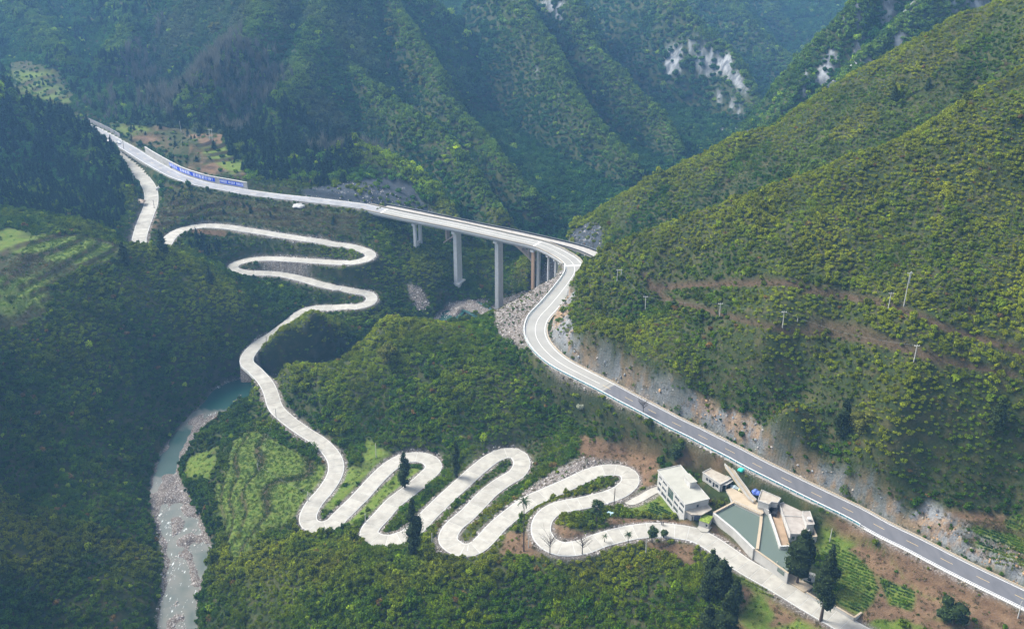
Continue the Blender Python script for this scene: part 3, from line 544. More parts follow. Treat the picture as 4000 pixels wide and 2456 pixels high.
c = n.mix(n.ramp(n.noise(1, 4, n.scaled(co, (.5, .12, .3))), [(.35, (0, 0, 0)), (.65, (1, 1, 1))]), (.075, .08, .092), (.125, .128, .14)); n.link(n.mix(f, c, (.13, .13, .14)), n.b.inputs['Base Color']); n.bump(f, .3, .02)
m_white = mat('road_paint_white', (.78, .78, .76), .6); m_yellow = mat('road_paint_yellow', (.62, .46, .2), .6)
m_dark = mat('dark_opening', (.02, .022, .025), .4)
# ------------------------------------------------------------------ lower road : bed plus slabs
lower_road = empty('concrete_lane', tuple(LOW[0, :3]), 'pale concrete lane of hairpin bends climbing from the houses', 'road'); lower_road['kind'] = 'structure'; del lower_road['category']
b0 = LOW[0, :3]
bed = strip('road_bed', LOW[::2], NL[::2], -LOW[::2, 3] - .35, LOW[::2, 3] + .35, -1.6, -.06, m_joint, lower_road, b0)
nsl = 290; L = LOWu[-1]; cuts = np.linspace(0, L, nsl + 1)
for k in range(nsl):
    u = np.linspace(cuts[k] + .09, cuts[k + 1] - .09, 6); pt = np.column_stack([np.interp(u, LOWu, LOW[:, j]) for j in range(4)]); nr = np.column_stack([np.interp(u, LOWu, NL[:, j]) for j in range(2)])
    nr /= np.linalg.norm(nr, axis=1)[:, None]
    strip('slab', pt, nr, -pt[:, 3], pt[:, 3], -.1, 0, m_slab, lower_road, b0)
lower_road.location = b0
# narrow spur from a hairpin to the tall house, and forecourt
# ------------------------------------------------------------------ main road
main_road = empty('main_road', tuple(MAIN[0, :3]), 'two lane main road curving along the hillside and over the bridge', 'road'); main_road['kind'] = 'structure'; del main_road['category']
m0 = MAIN[0, :3]
iJ1 = nearest_u(MAIN, MAINu, 2370, 1512); iJ2 = nearest_u(MAIN, MAINu, 1500, 822)
hw = MAIN[:, 3]
strip('road_base', MAIN[::2], NM[::2], -hw[::2] - .9, hw[::2] + .9, -1.5, -.10, m_croad, main_road, m0)
strip('asphalt_surface', MAIN[:iJ1], NM[:iJ1], -hw[:iJ1], hw[:iJ1], -.09, 0, m_asph, main_road, m0)
strip('concrete_surface', MAIN[iJ1 + 1:iJ2], NM[iJ1 + 1:iJ2], -hw[iJ1 + 1:iJ2], hw[iJ1 + 1:iJ2], -.09, 0, m_croad, main_road, m0)
u0 = MAINu[iJ2]; u1 = MAINu[-1]; ns = int((u1 - u0) / 5)
for k in range(ns):
    for side in (0, 1):
        u = np.linspace(u0 + k * (u1 - u0) / ns + .04, u0 + (k + 1) * (u1 - u0) / ns - .04, 4); pt = np.column_stack([np.interp(u, MAINu, MAIN[:, j]) for j in range(4)]); nr = np.column_stack([np.interp(u, MAINu, NM[:, j]) for j in range(2)])
        strip('road_slab', pt, nr, (-pt[:, 3], .03 + 0 * u)[side], (-.03 + 0 * u, pt[:, 3])[side], -.09, 0, m_groad, main_road, m0)
idx = slice(0, len(MAIN)); 
for s in (-1, 1):
    strip('edge_line', MAIN[::2], NM[::2], s * (hw[::2] - .45) - .11, s * (hw[::2] - .45) + .11, -.02, .006, m_white, main_road, m0)
dash_end = len(MAIN)
u = 6.0; nd = 0
while u < MAINu[-1] - 6:
    if u < MAINu[iJ1] or u > MAINu[iJ2]:
        uu = np.linspace(u, u + 4.5, 5); pt = np.column_stack([np.interp(uu, MAINu, MAIN[:, j]) for j in range(3)]); nr = np.column_stack([np.interp(uu, MAINu, NM[:, j]) for j in range(2)])
        strip('lane_dash', pt, nr, -.08, .08, -.02, .008, m_yellow, main_road, m0); nd += 1
    u += 13.0
ic0, ic1 = iJ1 + 4, iJ2
strip('centre_line', MAIN[ic0:ic1:2], NM[ic0:ic1:2], -.08, .08, -.02, .008, m_white, main_road, m0)
# ------------------------------------------------------------------ river
m_water = mat('river_water', (.03, .09, .08), .12, spec=.22); n = N(m_water); co = n.co()
dep = n.new('ShaderNodeAttribute', attribute_name='shallow'); fo = n.noise(.5, 6, n.scaled(co, (1.6, .5, 1)), .7)
wc = n.mix(dep.outputs['Fac'], (.012, .055, .045), n.mix(n.noise(.12, 4, co), (.075, .10, .09), (.21, .195, .165))); foam = n.ramp(n.math('MULTIPLY', fo, n.math('ADD', dep.outputs['Fac'], .45)), [(.86, (0, 0, 0)), (.95, (1, 1, 1))])
n.link(n.mix(foam, wc, (.7, .74, .74)), n.b.inputs['Base Color']); rr = n.ramp(foam, [(0, (.16, .16, .16)), (1, (.7, .7, .7))]); n.link(rr, n.b.inputs['Roughness'])
n.bump(n.noise(1.3, 5, n.scaled(co, (1, .6, 1))), .35, .15)
TR, NR = frame(RIV); rv = []; rf = []; W = 9
for i in range(len(RIV)):
    for k in range(W):
        s = (k / (W - 1) * 2 - 1) * (RIV[i, 3] + 4); rv.append((RIV[i, 0] + NR[i, 0] * s, RIV[i, 1] + NR[i, 1] * s, RIV[i, 2]))
for i in range(len(RIV) - 1):
    for k in range(W - 1): o = i * W + k; rf.append((o, o + 1, o + W + 1, o + W))
me = pyd('river', rv, rf, True); river = link('river', me, m_water, None, None, kind='structure', label='shallow turquoise river with white rapids over gravel')
rv = np.array(rv); gz = samp(H, rv[:, 0], rv[:, 1]); depth = rv[:, 2] - gz; PYr = proj(rv[:, 0], rv[:, 1], rv[:, 2])[1]
shal = 1 - sstep(.25, 1.5, depth); shal = np.where(PYr > 1930, np.maximum(shal, .55), shal); shal = np.where((PYr > 1680) & (PYr < 1860), shal * .25, shal); shal = np.where(PYr < 1600, shal * .1, shal)
at = me.attributes.new('shallow', 'FLOAT', 'POINT'); at.data.foreach_set('value', np.clip(shal, 0, 1).astype(np.float32))
# ------------------------------------------------------------------ foliage
def leaf_mat(name, transl=.28):
    m = bpy.data.materials.new(name); m.use_nodes = True; t = m.node_tree; t.nodes.remove(t.nodes['Principled BSDF'])
    tint = t.nodes.new('ShaderNodeAttribute'); tint.attribute_type = 'INSTANCER'; tint.attribute_name = 'tint'
    lv = t.nodes.new('ShaderNodeAttribute'); lv.attribute_name = 'leafvar'
    mx = t.nodes.new('ShaderNodeMix'); mx.data_type = 'RGBA'; mx.blend_type = 'MULTIPLY'; mx.inputs[0].default_value = 1
    t.links.new(tint.outputs['Color'], mx.inputs[6]); t.links.new(lv.outputs['Color'], mx.inputs[7])
    d = t.nodes.new('ShaderNodeBsdfDiffuse'); tr = t.nodes.new('ShaderNodeBsdfTranslucent'); ms = t.nodes.new('ShaderNodeMixShader'); ms.inputs[0].default_value = transl
    t.links.new(mx.outputs[2], d.inputs[0]); t.links.new(mx.outputs[2], tr.inputs[0]); t.links.new(d.outputs[0], ms.inputs[1]); t.links.new(tr.outputs[0], ms.inputs[2])
    t.links.new(ms.outputs[0], t.nodes['Material Output'].inputs[0]); return m
def leaf_mat_solid(name, col, transl=.2):
    m = leaf_mat(name, transl); t = m.node_tree
    mx = [x for x in t.nodes if x.type == 'MIX'][0]; t.links.remove(mx.inputs[6].links[0]); mx.inputs[6].default_value = (*col, 1); return m
M_LEAF = leaf_mat('scrub_foliage')
def leaves(seed, lobes, n, ls, flat=.35, core=.8, up=-.3):
    """clumped crown: lobes = (x, y, z, rx, rz); leaf quads on their skins round a dark inner body"""
    g = np.random.default_rng(seed); V = []; Fc = []; LV = []
    for (x, y, z, rx, rzz) in lobes:
        bm = bmesh.new(); bmesh.ops.create_icosphere(bm, subdivisions=1, radius=1)
        o = len(V)
        for v in bm.verts:
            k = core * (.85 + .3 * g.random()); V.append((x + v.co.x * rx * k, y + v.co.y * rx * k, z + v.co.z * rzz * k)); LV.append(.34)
        for f in bm.faces: Fc.append(tuple(o + v.index for v in f.verts))
        bm.free()
    w = np.array([l[3] ** 2 for l in lobes]); w /= w.sum(); pick = g.choice(len(lobes), n, p=w)
    for k in pick:
        x, y, z, rx, rzz = lobes[k]
        while True:
            d = g.normal(size=3); d /= np.linalg.norm(d)
            if d[2] > up: break
        r = .82 + .3 * g.random(); p = np.array([x + d[0] * rx * r, y + d[1] * rx * r, z + d[2] * rzz * r])
        nrm = d + g.normal(size=3) * .55; nrm /= np.linalg.norm(nrm); a = np.cross(nrm, g.normal(size=3)); a /= np.linalg.norm(a); b = np.cross(nrm, a)
        s = ls * (.6 + .8 * g.random()); s2 = s * (.5 + .5 * g.random()); o = len(V)
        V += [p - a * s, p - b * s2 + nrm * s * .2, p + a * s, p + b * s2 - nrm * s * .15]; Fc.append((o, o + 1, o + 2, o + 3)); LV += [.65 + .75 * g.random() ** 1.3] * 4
    return V, Fc, LV
def leaf_mesh(name, V, Fc, LV, m):
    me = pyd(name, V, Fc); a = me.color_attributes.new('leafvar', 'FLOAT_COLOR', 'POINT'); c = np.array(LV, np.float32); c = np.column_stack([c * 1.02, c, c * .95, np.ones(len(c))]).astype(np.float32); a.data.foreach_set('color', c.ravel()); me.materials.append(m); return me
def bush_lobes(seed, n=6, spread=.55):
    g = random.Random(seed); l = [(0, 0, .45, .75, .62)]
    for k in range(n):
        a = 6.28 * k / n + g.random(); r = spread * (.7 + .5 * g.random()); l.append((r * math.cos(a), r * math.sin(a), .3 + .45 * g.random(), .34 + .2 * g.random(), .3 + .2 * g.random()))
    return l
def cone_lobes(seed, h=3.2):
    g = random.Random(seed); l = []
    for k in range(9):
        t = k / 8; r = .95 * (1 - t) ** .8 + .1; l.append((g.uniform(-.12, .12), g.uniform(-.12, .12), .35 + t * h, r, .36))
    return l
def feather(seed):   # airy bamboo or cane clump: arching stems with long narrow leaves
    g = np.random.default_rng(seed); V = []; Fc = []; LV = []
    for k in range(150):
        a = g.random() * 6.28; r0 = g.random() ** .7; z0 = .25 + 1.0 * g.random() * (1.1 - .5 * r0); p = np.array([math.cos(a) * r0 * .75, math.sin(a) * r0 * .75, z0]); d = np.array([math.cos(a + g.normal() * .5), math.sin(a + g.normal() * .5), .9 - 1.3 * r0 + g.normal() * .3]); d /= np.linalg.norm(d)
        L = .3 + .25 * g.random(); s = np.cross(d, g.normal(size=3)); s = s / np.linalg.norm(s) * .085; o = len(V); V += [p, p + d * L * .5 + s, p + d * L, p + d * L * .5 - s]; Fc.append((o, o + 1, o + 2, o + 3)); LV += [.6 + .7 * g.random()] * 4
    return V, Fc, LV
protos = bpy.data.collections.new('scatter_sources')
def add_proto(name, me): o = bpy.data.objects.new(name, me); protos.objects.link(o)
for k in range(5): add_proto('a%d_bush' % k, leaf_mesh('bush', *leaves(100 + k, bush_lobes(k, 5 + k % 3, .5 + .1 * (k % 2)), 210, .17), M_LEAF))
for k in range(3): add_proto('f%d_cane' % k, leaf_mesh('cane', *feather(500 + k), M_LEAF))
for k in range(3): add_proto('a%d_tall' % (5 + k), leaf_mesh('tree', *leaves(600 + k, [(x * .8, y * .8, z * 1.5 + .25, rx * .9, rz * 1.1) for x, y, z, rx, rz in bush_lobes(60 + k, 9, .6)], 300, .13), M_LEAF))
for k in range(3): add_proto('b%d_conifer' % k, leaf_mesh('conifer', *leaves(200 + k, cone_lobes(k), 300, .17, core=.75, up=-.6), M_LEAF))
def wisp(seed):   # leafless grey tree: thin upright twigs
    g = np.random.default_rng(seed); V = []; Fc = []; LV = []
    for k in range(70):
        a = g.random() * 6.28; r0 = .1 * g.random(); z0 = .1 + 1.2 * g.random(); L = .5 + 1.0 * g.random(); tilt = .2 + .5 * g.random()
        d = np.array([math.cos(a) * tilt, math.sin(a) * tilt, 1]); p = np.array([0, 0, z0]); q = p + d * L; s = np.cross(d, g.normal(size=3)); s = s / np.linalg.norm(s) * .035; o = len(V)
        V += [p - s * 1.3, p + s * 1.3, q + s * .5, q - s * .5]; Fc.append((o, o + 1, o + 2, o + 3)); LV += [.7 + .5 * g.random()] * 4
    return V, Fc, LV
for k in range(2): add_proto('c%d_bare' % k, leaf_mesh('bare_tree', *wisp(300 + k), M_LEAF))
def tuft(seed):
    g = np.random.default_rng(seed); V = []; Fc = []; LV = []
    for k in range(26):
        p = np.r_[g.normal(size=2) * .4, 0]; a = g.random() * 6.28; L = .25 + .4 * g.random(); d = np.array([math.cos(a) * .4, math.sin(a) * .4, 1]) * L; s = np.array([-math.sin(a), math.cos(a), 0]) * .09; o = len(V)
        V += [p - s, p + s, p + d]; Fc.append((o, o + 1, o + 2)); LV += [.7 + .6 * g.random()] * 3
    return V, Fc, LV
for k in range(2): add_proto('d%d_tuft' % k, leaf_mesh('tuft', *tuft(400 + k), M_LEAF))
def stone_me(seed):
    bm = bmesh.new(); bmesh.ops.create_icosphere(bm, subdivisions=1, radius=.5); g = random.Random(seed)
    for v in bm.verts: v.co *= g.uniform(.7, 1.15); v.co.z *= .7
    me = bpy.data.meshes.new('stone'); bm.to_mesh(me); bm.free(); return me
m_stone = leaf_mat('loose_stone', 0.0)
for k in range(3):
    me = stone_me(k); a = me.color_attributes.new('leafvar', 'FLOAT_COLOR', 'POINT'); a.data.foreach_set('color', np.ones(len(me.vertices) * 4, np.float32)); me.materials.append(m_stone); add_proto('e%d_stone' % k, me)
NP = {'bush': (0, 5), 'conifer': (5, 3), 'bare': (8, 2), 'tuft': (10, 2), 'stone': (12, 3)}
def gn_group():
    g = bpy.data.node_groups.new('scatter', 'GeometryNodeTree'); g.interface.new_socket('Geometry', in_out='INPUT', socket_type='NodeSocketGeometry'); g.interface.new_socket('Geometry', in_out='OUTPUT', socket_type='NodeSocketGeometry')
    A = lambda t: g.nodes.new(t); i = A('NodeGroupInput'); o = A('NodeGroupOutput'); ip = A('GeometryNodeInstanceOnPoints'); ci = A('GeometryNodeCollectionInfo')
    ci.inputs['Collection'].default_value = protos; ci.inputs['Separate Children'].default_value = True; ci.inputs['Reset Children'].default_value = True
    def na(nm, ty): n = A('GeometryNodeInputNamedAttribute'); n.data_type = ty; n.inputs['Name'].default_value = nm; return n.outputs['Attribute']
    g.links.new(i.outputs[0], ip.inputs['Points']); g.links.new(ci.outputs[0], ip.inputs['Instance']); ip.inputs['Pick Instance'].default_value = True
    g.links.new(na('pick', 'INT'), ip.inputs['Instance Index']); g.links.new(na('scl', 'FLOAT_VECTOR'), ip.inputs['Scale']); er = A('FunctionNodeEulerToRotation'); g.links.new(na('rot', 'FLOAT_VECTOR'), er.inputs[0]); g.links.new(er.outputs[0], ip.inputs['Rotation'])
    g.links.new(ip.outputs[0], o.inputs[0]); return g
GN = gn_group()
def scatter(name, label, x, y, z, scl, tint, kind_idx, tilt=.12):
    n = len(x); me = bpy.data.meshes.new(name); me.vertices.add(n); me.vertices.foreach_set('co', np.column_stack([x, y, z]).astype(np.float32).ravel())
    a = me.attributes.new('scl', 'FLOAT_VECTOR', 'POINT'); a.data.foreach_set('vector', scl.astype(np.float32).ravel())
    rot = np.column_stack([rng.normal(0, tilt, n), rng.normal(0, tilt, n), rng.random(n) * 6.283]).astype(np.float32); a = me.attributes.new('rot', 'FLOAT_VECTOR', 'POINT'); a.data.foreach_set('vector', rot.ravel())
    a = me.attributes.new('pick', 'INT', 'POINT'); a.data.foreach_set('value', kind_idx.astype(np.int32))
    a = me.attributes.new('tint', 'FLOAT_COLOR', 'POINT'); a.data.foreach_set('color', np.column_stack([np.clip(tint, 0, 1), np.ones(n)]).astype(np.float32).ravel())
    o = bpy.data.objects.new(name, me); COL.objects.link(o); o['kind'] = 'stuff'; o['label'] = label
    md = o.modifiers.new('scatter', 'NODES'); md.node_group = GN; return o
def cells(s, x0, x1, y0, y1):
    X, Y = np.meshgrid(np.arange(x0, x1, s), np.arange(y0, y1, s)); X = X + rng.uniform(-.5, .5, X.shape) * s; Y = Y + rng.uniform(-.5, .5, Y.shape) * s
    return X.ravel(), Y.ravel()
def keepvis(X, Y, mx=260, my=260):
    Z = samp(H, X, Y); a, b = proj(X, Y, Z); k = (a > -mx) & (a < 4000 + mx) & (b > -my - 60) & (b < 2456 + my); return X[k], Y[k], Z[k], a[k], b[k]
FIELD = dict(nD=nD, DR=np.where(DR > 1e8, 30, DR), soil=soilf, grass=grassf, crop=cropf, grav=gravelf, rock=rockf, trk=trk, pad=padmask, terr=terr, cliffs=cliffs, slope=gsl)
bridge_close = np.full(H.shape, 99.)
bb = np.array([p[:2] for p in MAIN[iBr0 - 2:iBr1 + 3]])
clear_poly_px = []
def tints(X, Y, Z, px, py):
    n = len(X); r = rng.random(n)[:, None]; big = fbm(X, Y, 45, 3, 91)[:, None]; pat = fbm(X, Y, 14, 3, 92)[:, None]
    mixc = lambda a, b, t: a * (1 - t) + b * t
    C_ = lambda *c: np.array(c)[None, :]
    right = ((X > 25) & (Y < 640))[:, None]; leftm = (X < 10 - 0 * Y)[:, None]; farm = (Y > 640)[:, None]
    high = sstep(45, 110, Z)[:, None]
    g0 = mixc(C_(.034, .062, .014), C_(.062, .095, .020), r)
    # mid hill and foreground
    t = mixc(g0, C_(.115, .125, .026), np.clip(pat * .9 + .15 + rng.normal(0, .25, (n, 1)), 0, .85))
    # right hill: yellower towards the crest, crest light put into the tint
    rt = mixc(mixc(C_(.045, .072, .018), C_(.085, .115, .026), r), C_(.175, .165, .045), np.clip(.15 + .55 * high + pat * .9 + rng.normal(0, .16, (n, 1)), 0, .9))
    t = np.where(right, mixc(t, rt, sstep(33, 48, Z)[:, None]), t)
    lt = mixc(mixc(C_(.028, .050, .014), C_(.055, .082, .020), r), C_(.11, .12, .03), np.clip(pat * .8 + rng.normal(0, .22, (n, 1)), 0, .7))
    isl = ((px < 1000) & (py > 1000) & (Y < 560) & (X < -80))[:, None] | ((X < -120) & (Y > 500) & (Y < 760))[:, None]
    t = np.where(isl, lt, t)
    ft = mixc(mixc(C_(.026, .056, .024), C_(.048, .082, .034), r), C_(.10, .12, .04), np.clip(pat * .6 - .05 + rng.normal(0, .18, (n, 1)), 0, .6))
    zone = (sstep(380, 620, px + 260 * fbm(X, Y, 120, 3, 7)) * sstep(1650, 1400, px + 260 * fbm(X, Y, 110, 3, 8)) * sstep(700, 520, py))[:, None]; gb = np.clip(sstep(-.3, .3, big) * zone * (.55 + .5 * r), 0, .85)
    ft = mixc(ft, C_(.088, .082, .070), gb)
    t = np.where(farm, ft, t)
    cv = np.clip(interp2(hc_, hy_, convex, X, Y) / 5.0, -1, 1)[:, None]; crest_lit = np.where(farm, C_(.095, .12, .04), C_(.15, .155, .04)); hollow_shade = np.where(farm, C_(.022, .050, .026), C_(.028, .055, .014)); t = mixc(t, crest_lit, np.clip(cv, 0, 1) * .8 * (.5 + r)); t = mixc(t, hollow_shade, np.clip(-cv, 0, 1) * .55 * (.5 + r))  # brighter crests and darker hollows: light and shade put into the tint
    q = rng.random((n, 1)); t = np.where((q < .010) & ~farm, C_(.13, .08, .05), t); t = np.where((q > .985), C_(.17, .20, .05), t); t = np.where((q > .90) & (q < .96), t * .6, t)
    dk = np.clip(1 + fbm(X, Y, 7, 2, 93)[:, None] * .45, .6, 1.4); t = t * dk * np.array([[1.40, 1.60, 1.15]]); t = np.where(farm, t * np.array([[.92, 1.0, 1.0]]), t); eh = farm & ((Y < 712) & (px > 900) & (px < 1800))[:, None]; t = np.where(eh, t * np.array([[1.5, 1.35, .9]]), t); fg = ((Y < 345) & (X < 95) & (Y > 255))[:, None] * np.clip(sstep(2345, 2190, py)[:, None] * (.55 + pat), 0, .8); t = mixc(t, C_(.24, .25, .055), fg * .6); jf = ((Y > 490) & (Y < 640) & (X > 30) & (Z > 20))[:, None] & (cv < .12); t = np.where(jf, t * np.array([[.62, .78, .9]]), t); lum = t.mean(1, keepdims=True); return np.clip(lum + (t - lum) * 1.25, .004, 1)  # jf: shade on the second ridge's face put into its tint
def scrub(name, label, s, y0, y1, rmin, rmax, dens_fn=None):
    X, Y = cells(s, -520, 640, y0, y1); X, Y, Z, px, py = keepvis(X, Y); f = {k: samp(v, X, Y) for k, v in FIELD.items()}; n = len(X)
    rad = rmin + (rmax - rmin) * rng.random(n) ** 1.6
    open_ = f['nD'] < .7 + rad * .8
    open_ |= f['DR'] < -.5 + rad * .35
    rr = rng.random(n)
    open_ |= (f['soil'] > .35) & (rr > .05); open_ |= (f['grass'] > .4) & (rr > np.where(Y > 640, .22, .03)); open_ |= (f['crop'] > .4) & (rr > .02)
    open_ |= (f['grav'] > .45) & (rr > .10) & (f['nD'] > 1.5); open_ |= (f['grav'] > .45) & (f['nD'] <= 1.5); open_ |= (f['rock'] > .45) & (rr > .12 + .1 * (f['cliffs'] > .4)); open_ |= (f['trk'] > .3) & (rr > .15); open_ |= f['pad'] > .1
    open_ |= (f['terr'] > .5) & (rr > .20)
    rad = np.where((X > 25) & (Z > 38) & (Y < 640), rad * .82, rad); szn = fbm(X, Y, 18, 3, 67); rad = rad * (1 + .45 * szn); gapn = fbm(X, Y, 11, 3, 68); open_ |= (rr > .98 - .35 * sstep(.22, .5, gapn) * (Y < 640)); nearr = (f['nD'] < 6.5) & (Z > -3); rad = np.where(nearr, rad * .72, rad)
    k = ~open_; X, Y, Z, px, py, rad = X[k], Y[k], Z[k], px[k], py[k], rad[k]; n = len(X)
    small = (samp(terr, X, Y) > .4) | (samp(soilf, X, Y) > .3) | (samp(gravelf, X, Y) > .3); rad = np.where(small, rad * .55, rad)
    kind = np.zeros(n, int) + rng.integers(0, 5, n); cz = fbm(X, Y, 22, 3, 66) + rng.normal(0, .25, n); kind = np.where(cz > .38, 18 + rng.integers(0, 3, n), kind); kind = np.where((cz < -.35), 5 + rng.integers(0, 3, n), kind); hz = .75 + .6 * rng.random(n)
    r2 = rng.random(n); treezone = ((X < -110) & (Y > 560)) | ((Y > 640) & (X < 20))
    con = treezone & (samp(nD, X, Y) > 9) & ((X < -110) & (Y < 760) | (fbm(X, Y, 80, 3, 44) > .05) & (px < 1100)) & (r2 < np.where(Y < 760, .22, .12)); bare = (Y > 640) & (py < 620) & (px > 300) & (px < 1700) & (r2 > 1 - .3 * sstep(.1, .5, fbm(X, Y, 90, 3, 99) + .35 - np.abs(px - 1000) / 1000))
    kind = np.where(con, 8 + rng.integers(0, 3, n), kind); kind = np.where(bare, 11 + rng.integers(0, 2, n), kind)
    hz = np.where(con, 1.0 + .3 * r2, hz); hz = np.where(bare, 1.5, hz); rad = np.where(con, rad * np.where(Y < 760, 1.25, .95), rad); rad = np.where(bare, rad * 1.5, rad)
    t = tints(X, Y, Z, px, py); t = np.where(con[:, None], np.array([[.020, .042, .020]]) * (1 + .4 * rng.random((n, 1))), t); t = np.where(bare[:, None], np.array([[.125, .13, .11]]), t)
    # taller individuals stand out of the scrub
    tall = (~con) & (~bare) & (rng.random(n) < .07); rad = np.where(tall, rad * 1.35, rad); hz = np.where(tall, hz * 1.3, hz)
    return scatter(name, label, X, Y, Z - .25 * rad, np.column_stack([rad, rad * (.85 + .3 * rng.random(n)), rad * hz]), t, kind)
near_scrub = scrub('hillside_scrub', 'dense evergreen scrub covering the near hills', 1.5, 160, 640, .7, 1.75)
far_scrub = scrub('mountain_forest', 'bluish forest covering the mountains behind the bridge', 2.35, 640, 1010, 1.3, 2.9)
far2 = scrub('distant_forest', 'hazy forest on the farthest ridges', 4.0, 1010, 1900, 2.3, 4.4)
# grass tufts on meadows, dry grass on open ground
X, Y = cells(.85, -260, 240, 230, 640); X, Y, Z, px, py = keepvis(X, Y, 60, 60); f = {k: samp(v, X, Y) for k, v in FIELD.items()}; rr = rng.random(len(X))
k = (f['nD'] > 1.0) & (f['pad'] < .1) & (f['DR'] > 0) & (((f['grass'] > .3) & (rr < .14)) | ((f['terr'] > .4) & (rr < .45)) | ((f['soil'] > .3) & (rr < .12)) | ((f['trk'] > .2) & (rr < .35)) | ((f['grass'] < .2) & (f['nD'] > 2) & (X > 0) & (rr < .16)) | ((f['grav'] > .4) & (rr < .12)) | ((f['crop'] > .4) & (rr < .25)))
X, Y, Z, rr = X[k], Y[k], Z[k], rr[k]; n = len(X); gq = samp(np.maximum(grassf, cropf), X, Y)[:, None]; rr = rng.random((n, 1))
lipv = samp(lip, X, Y)[:, None]
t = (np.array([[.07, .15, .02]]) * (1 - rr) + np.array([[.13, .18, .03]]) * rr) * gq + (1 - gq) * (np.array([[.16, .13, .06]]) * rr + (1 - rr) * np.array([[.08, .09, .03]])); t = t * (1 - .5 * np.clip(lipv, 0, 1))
s = .7 + .7 * rng.random(n); s = s * (1 + .7 * np.clip(lipv[:, 0], 0, 1)); scatter('meadow_grass', 'short grass tufts on terraces and verges', X, Y, Z - .03, np.column_stack([s, s, s * .9]), t, 13 + rng.integers(0, 2, n))
# crops: leafy rows
X, Y = np.meshgrid(np.arange(0, 240, .8), np.arange(150, 420, .8)); th = R(38); Xr = X.ravel(); Yr = Y.ravel()
rx, ry = Xr * math.cos(th) - Yr * math.sin(th), Xr * math.sin(th) + Yr * math.cos(th); u = np.arange(-220, 220, .55); v = np.arange(100, 480, 1.35); U, V_ = np.meshgrid(u, v)
Xr = (U * math.cos(th) + V_ * math.sin(th)).ravel(); Yr = (-U * math.sin(th) + V_ * math.cos(th)).ravel(); Xr += rng.normal(0, .07, len(Xr)); Yr += rng.normal(0, .07, len(Yr))
k = (Xr > -10) & (Xr < 250) & (Yr > 150) & (Yr < 420); Xr, Yr = Xr[k], Yr[k]; X, Y, Z, px, py = keepvis(Xr, Yr, 60, 60)
k = (samp(cropf, X, Y) > .5) & (samp(nD, X, Y) > 1) & (rng.random(len(X)) < .8); X, Y, Z = X[k], Y[k], Z[k]; n = len(X); pt = fbm(X, Y, 9, 2, 12)[:, None]
t = np.where(pt > .25, np.array([[.17, .22, .03]]), np.where(pt < -.2, np.array([[.035, .085, .03]]), np.array([[.08, .16, .025]]))) * (.7 + .6 * rng.random((n, 1)))
s = .33 + .2 * rng.random(n); scatter('vegetable_rows', 'rows of leafy green vegetables in garden plots', X, Y, Z, np.column_stack([s, s, s * .8]), t, rng.integers(0, 5, n))
# loose stones
X, Y = cells(.8, -160, 120, 300, 640); X, Y, Z, px, py = keepvis(X, Y, 60, 60); f = {k: samp(v, X, Y) for k, v in FIELD.items()}; rr = rng.random(len(X))
k = (f['nD'] > .4) & (f['pad'] < .1) & (((f['grav'] > .45) & (rr < .5)) | ((f['rock'] > .4) & (rr < .12)) | ((f['DR'] < 1) & (rr < .35) & (samp(H, X, Y) > -28)))
X, Y, Z = X[k], Y[k], Z[k]; n = len(X); c = rng.random((n, 1)); t = np.array([[.22, .19, .17]]) * (1 - c) + np.array([[.50, .47, .44]]) * c
s = .25 + .75 * rng.random(n) ** 3; scatter('loose_rubble', 'grey and pinkish stone rubble along the verges and gorge', X, Y, Z, np.column_stack([s, s, s]) * 1.3, t, 15 + rng.integers(0, 3, n), .5)
X, Y = cells(.8, 0, 250, 160, 330); X, Y, Z, px, py = keepvis(X, Y, 60, 60); rr = rng.random(len(X)); k = (samp(nD, X, Y) > .4) & (samp(rockf, X, Y) + samp(gravelf, X, Y) > .45) & (rr < .12); X, Y, Z = X[k], Y[k], Z[k]; n = len(X)
c = rng.random((n, 1)); t = np.array([[.20, .18, .15]]) * (1 - c) + np.array([[.38, .33, .26]]) * c; s = .3 + .6 * rng.random(n) ** 3; scatter('cutting_rubble', 'broken stones below the rock cutting', X, Y, Z, np.column_stack([s, s, s]) * 1.3, t, 15 + rng.integers(0, 3, n), .5)

# blocks standing proud of the cut rock face
X, Y = cells(1.0, 5, 250, 215, 470); X, Y, Z, px, py = keepvis(X, Y, 60, 60); k = (samp(cutf, X, Y) > .5) & (rng.random(len(X)) < .22); X, Y, Z = X[k], Y[k], Z[k]; n = len(X); c = rng.random((n, 1)); pat = fbm(X, Y, 16, 3, 15)[:, None]
t = np.where(pat > .12, np.array([[.34, .22, .12]]) * (.6 + .8 * c), np.array([[.17, .18, .185]]) * (.5 + 1.2 * c)); s = .6 + 1.2 * rng.random(n) ** 2.5
scatter('cutting_blocks', 'angular grey and orange rock blocks of the road cutting', X, Y, Z - .1 * s, np.column_stack([s, s * (.6 + .5 * rng.random(n)), s * (.9 + .9 * rng.random(n))]), t, 15 + rng.integers(0, 3, n), .5)
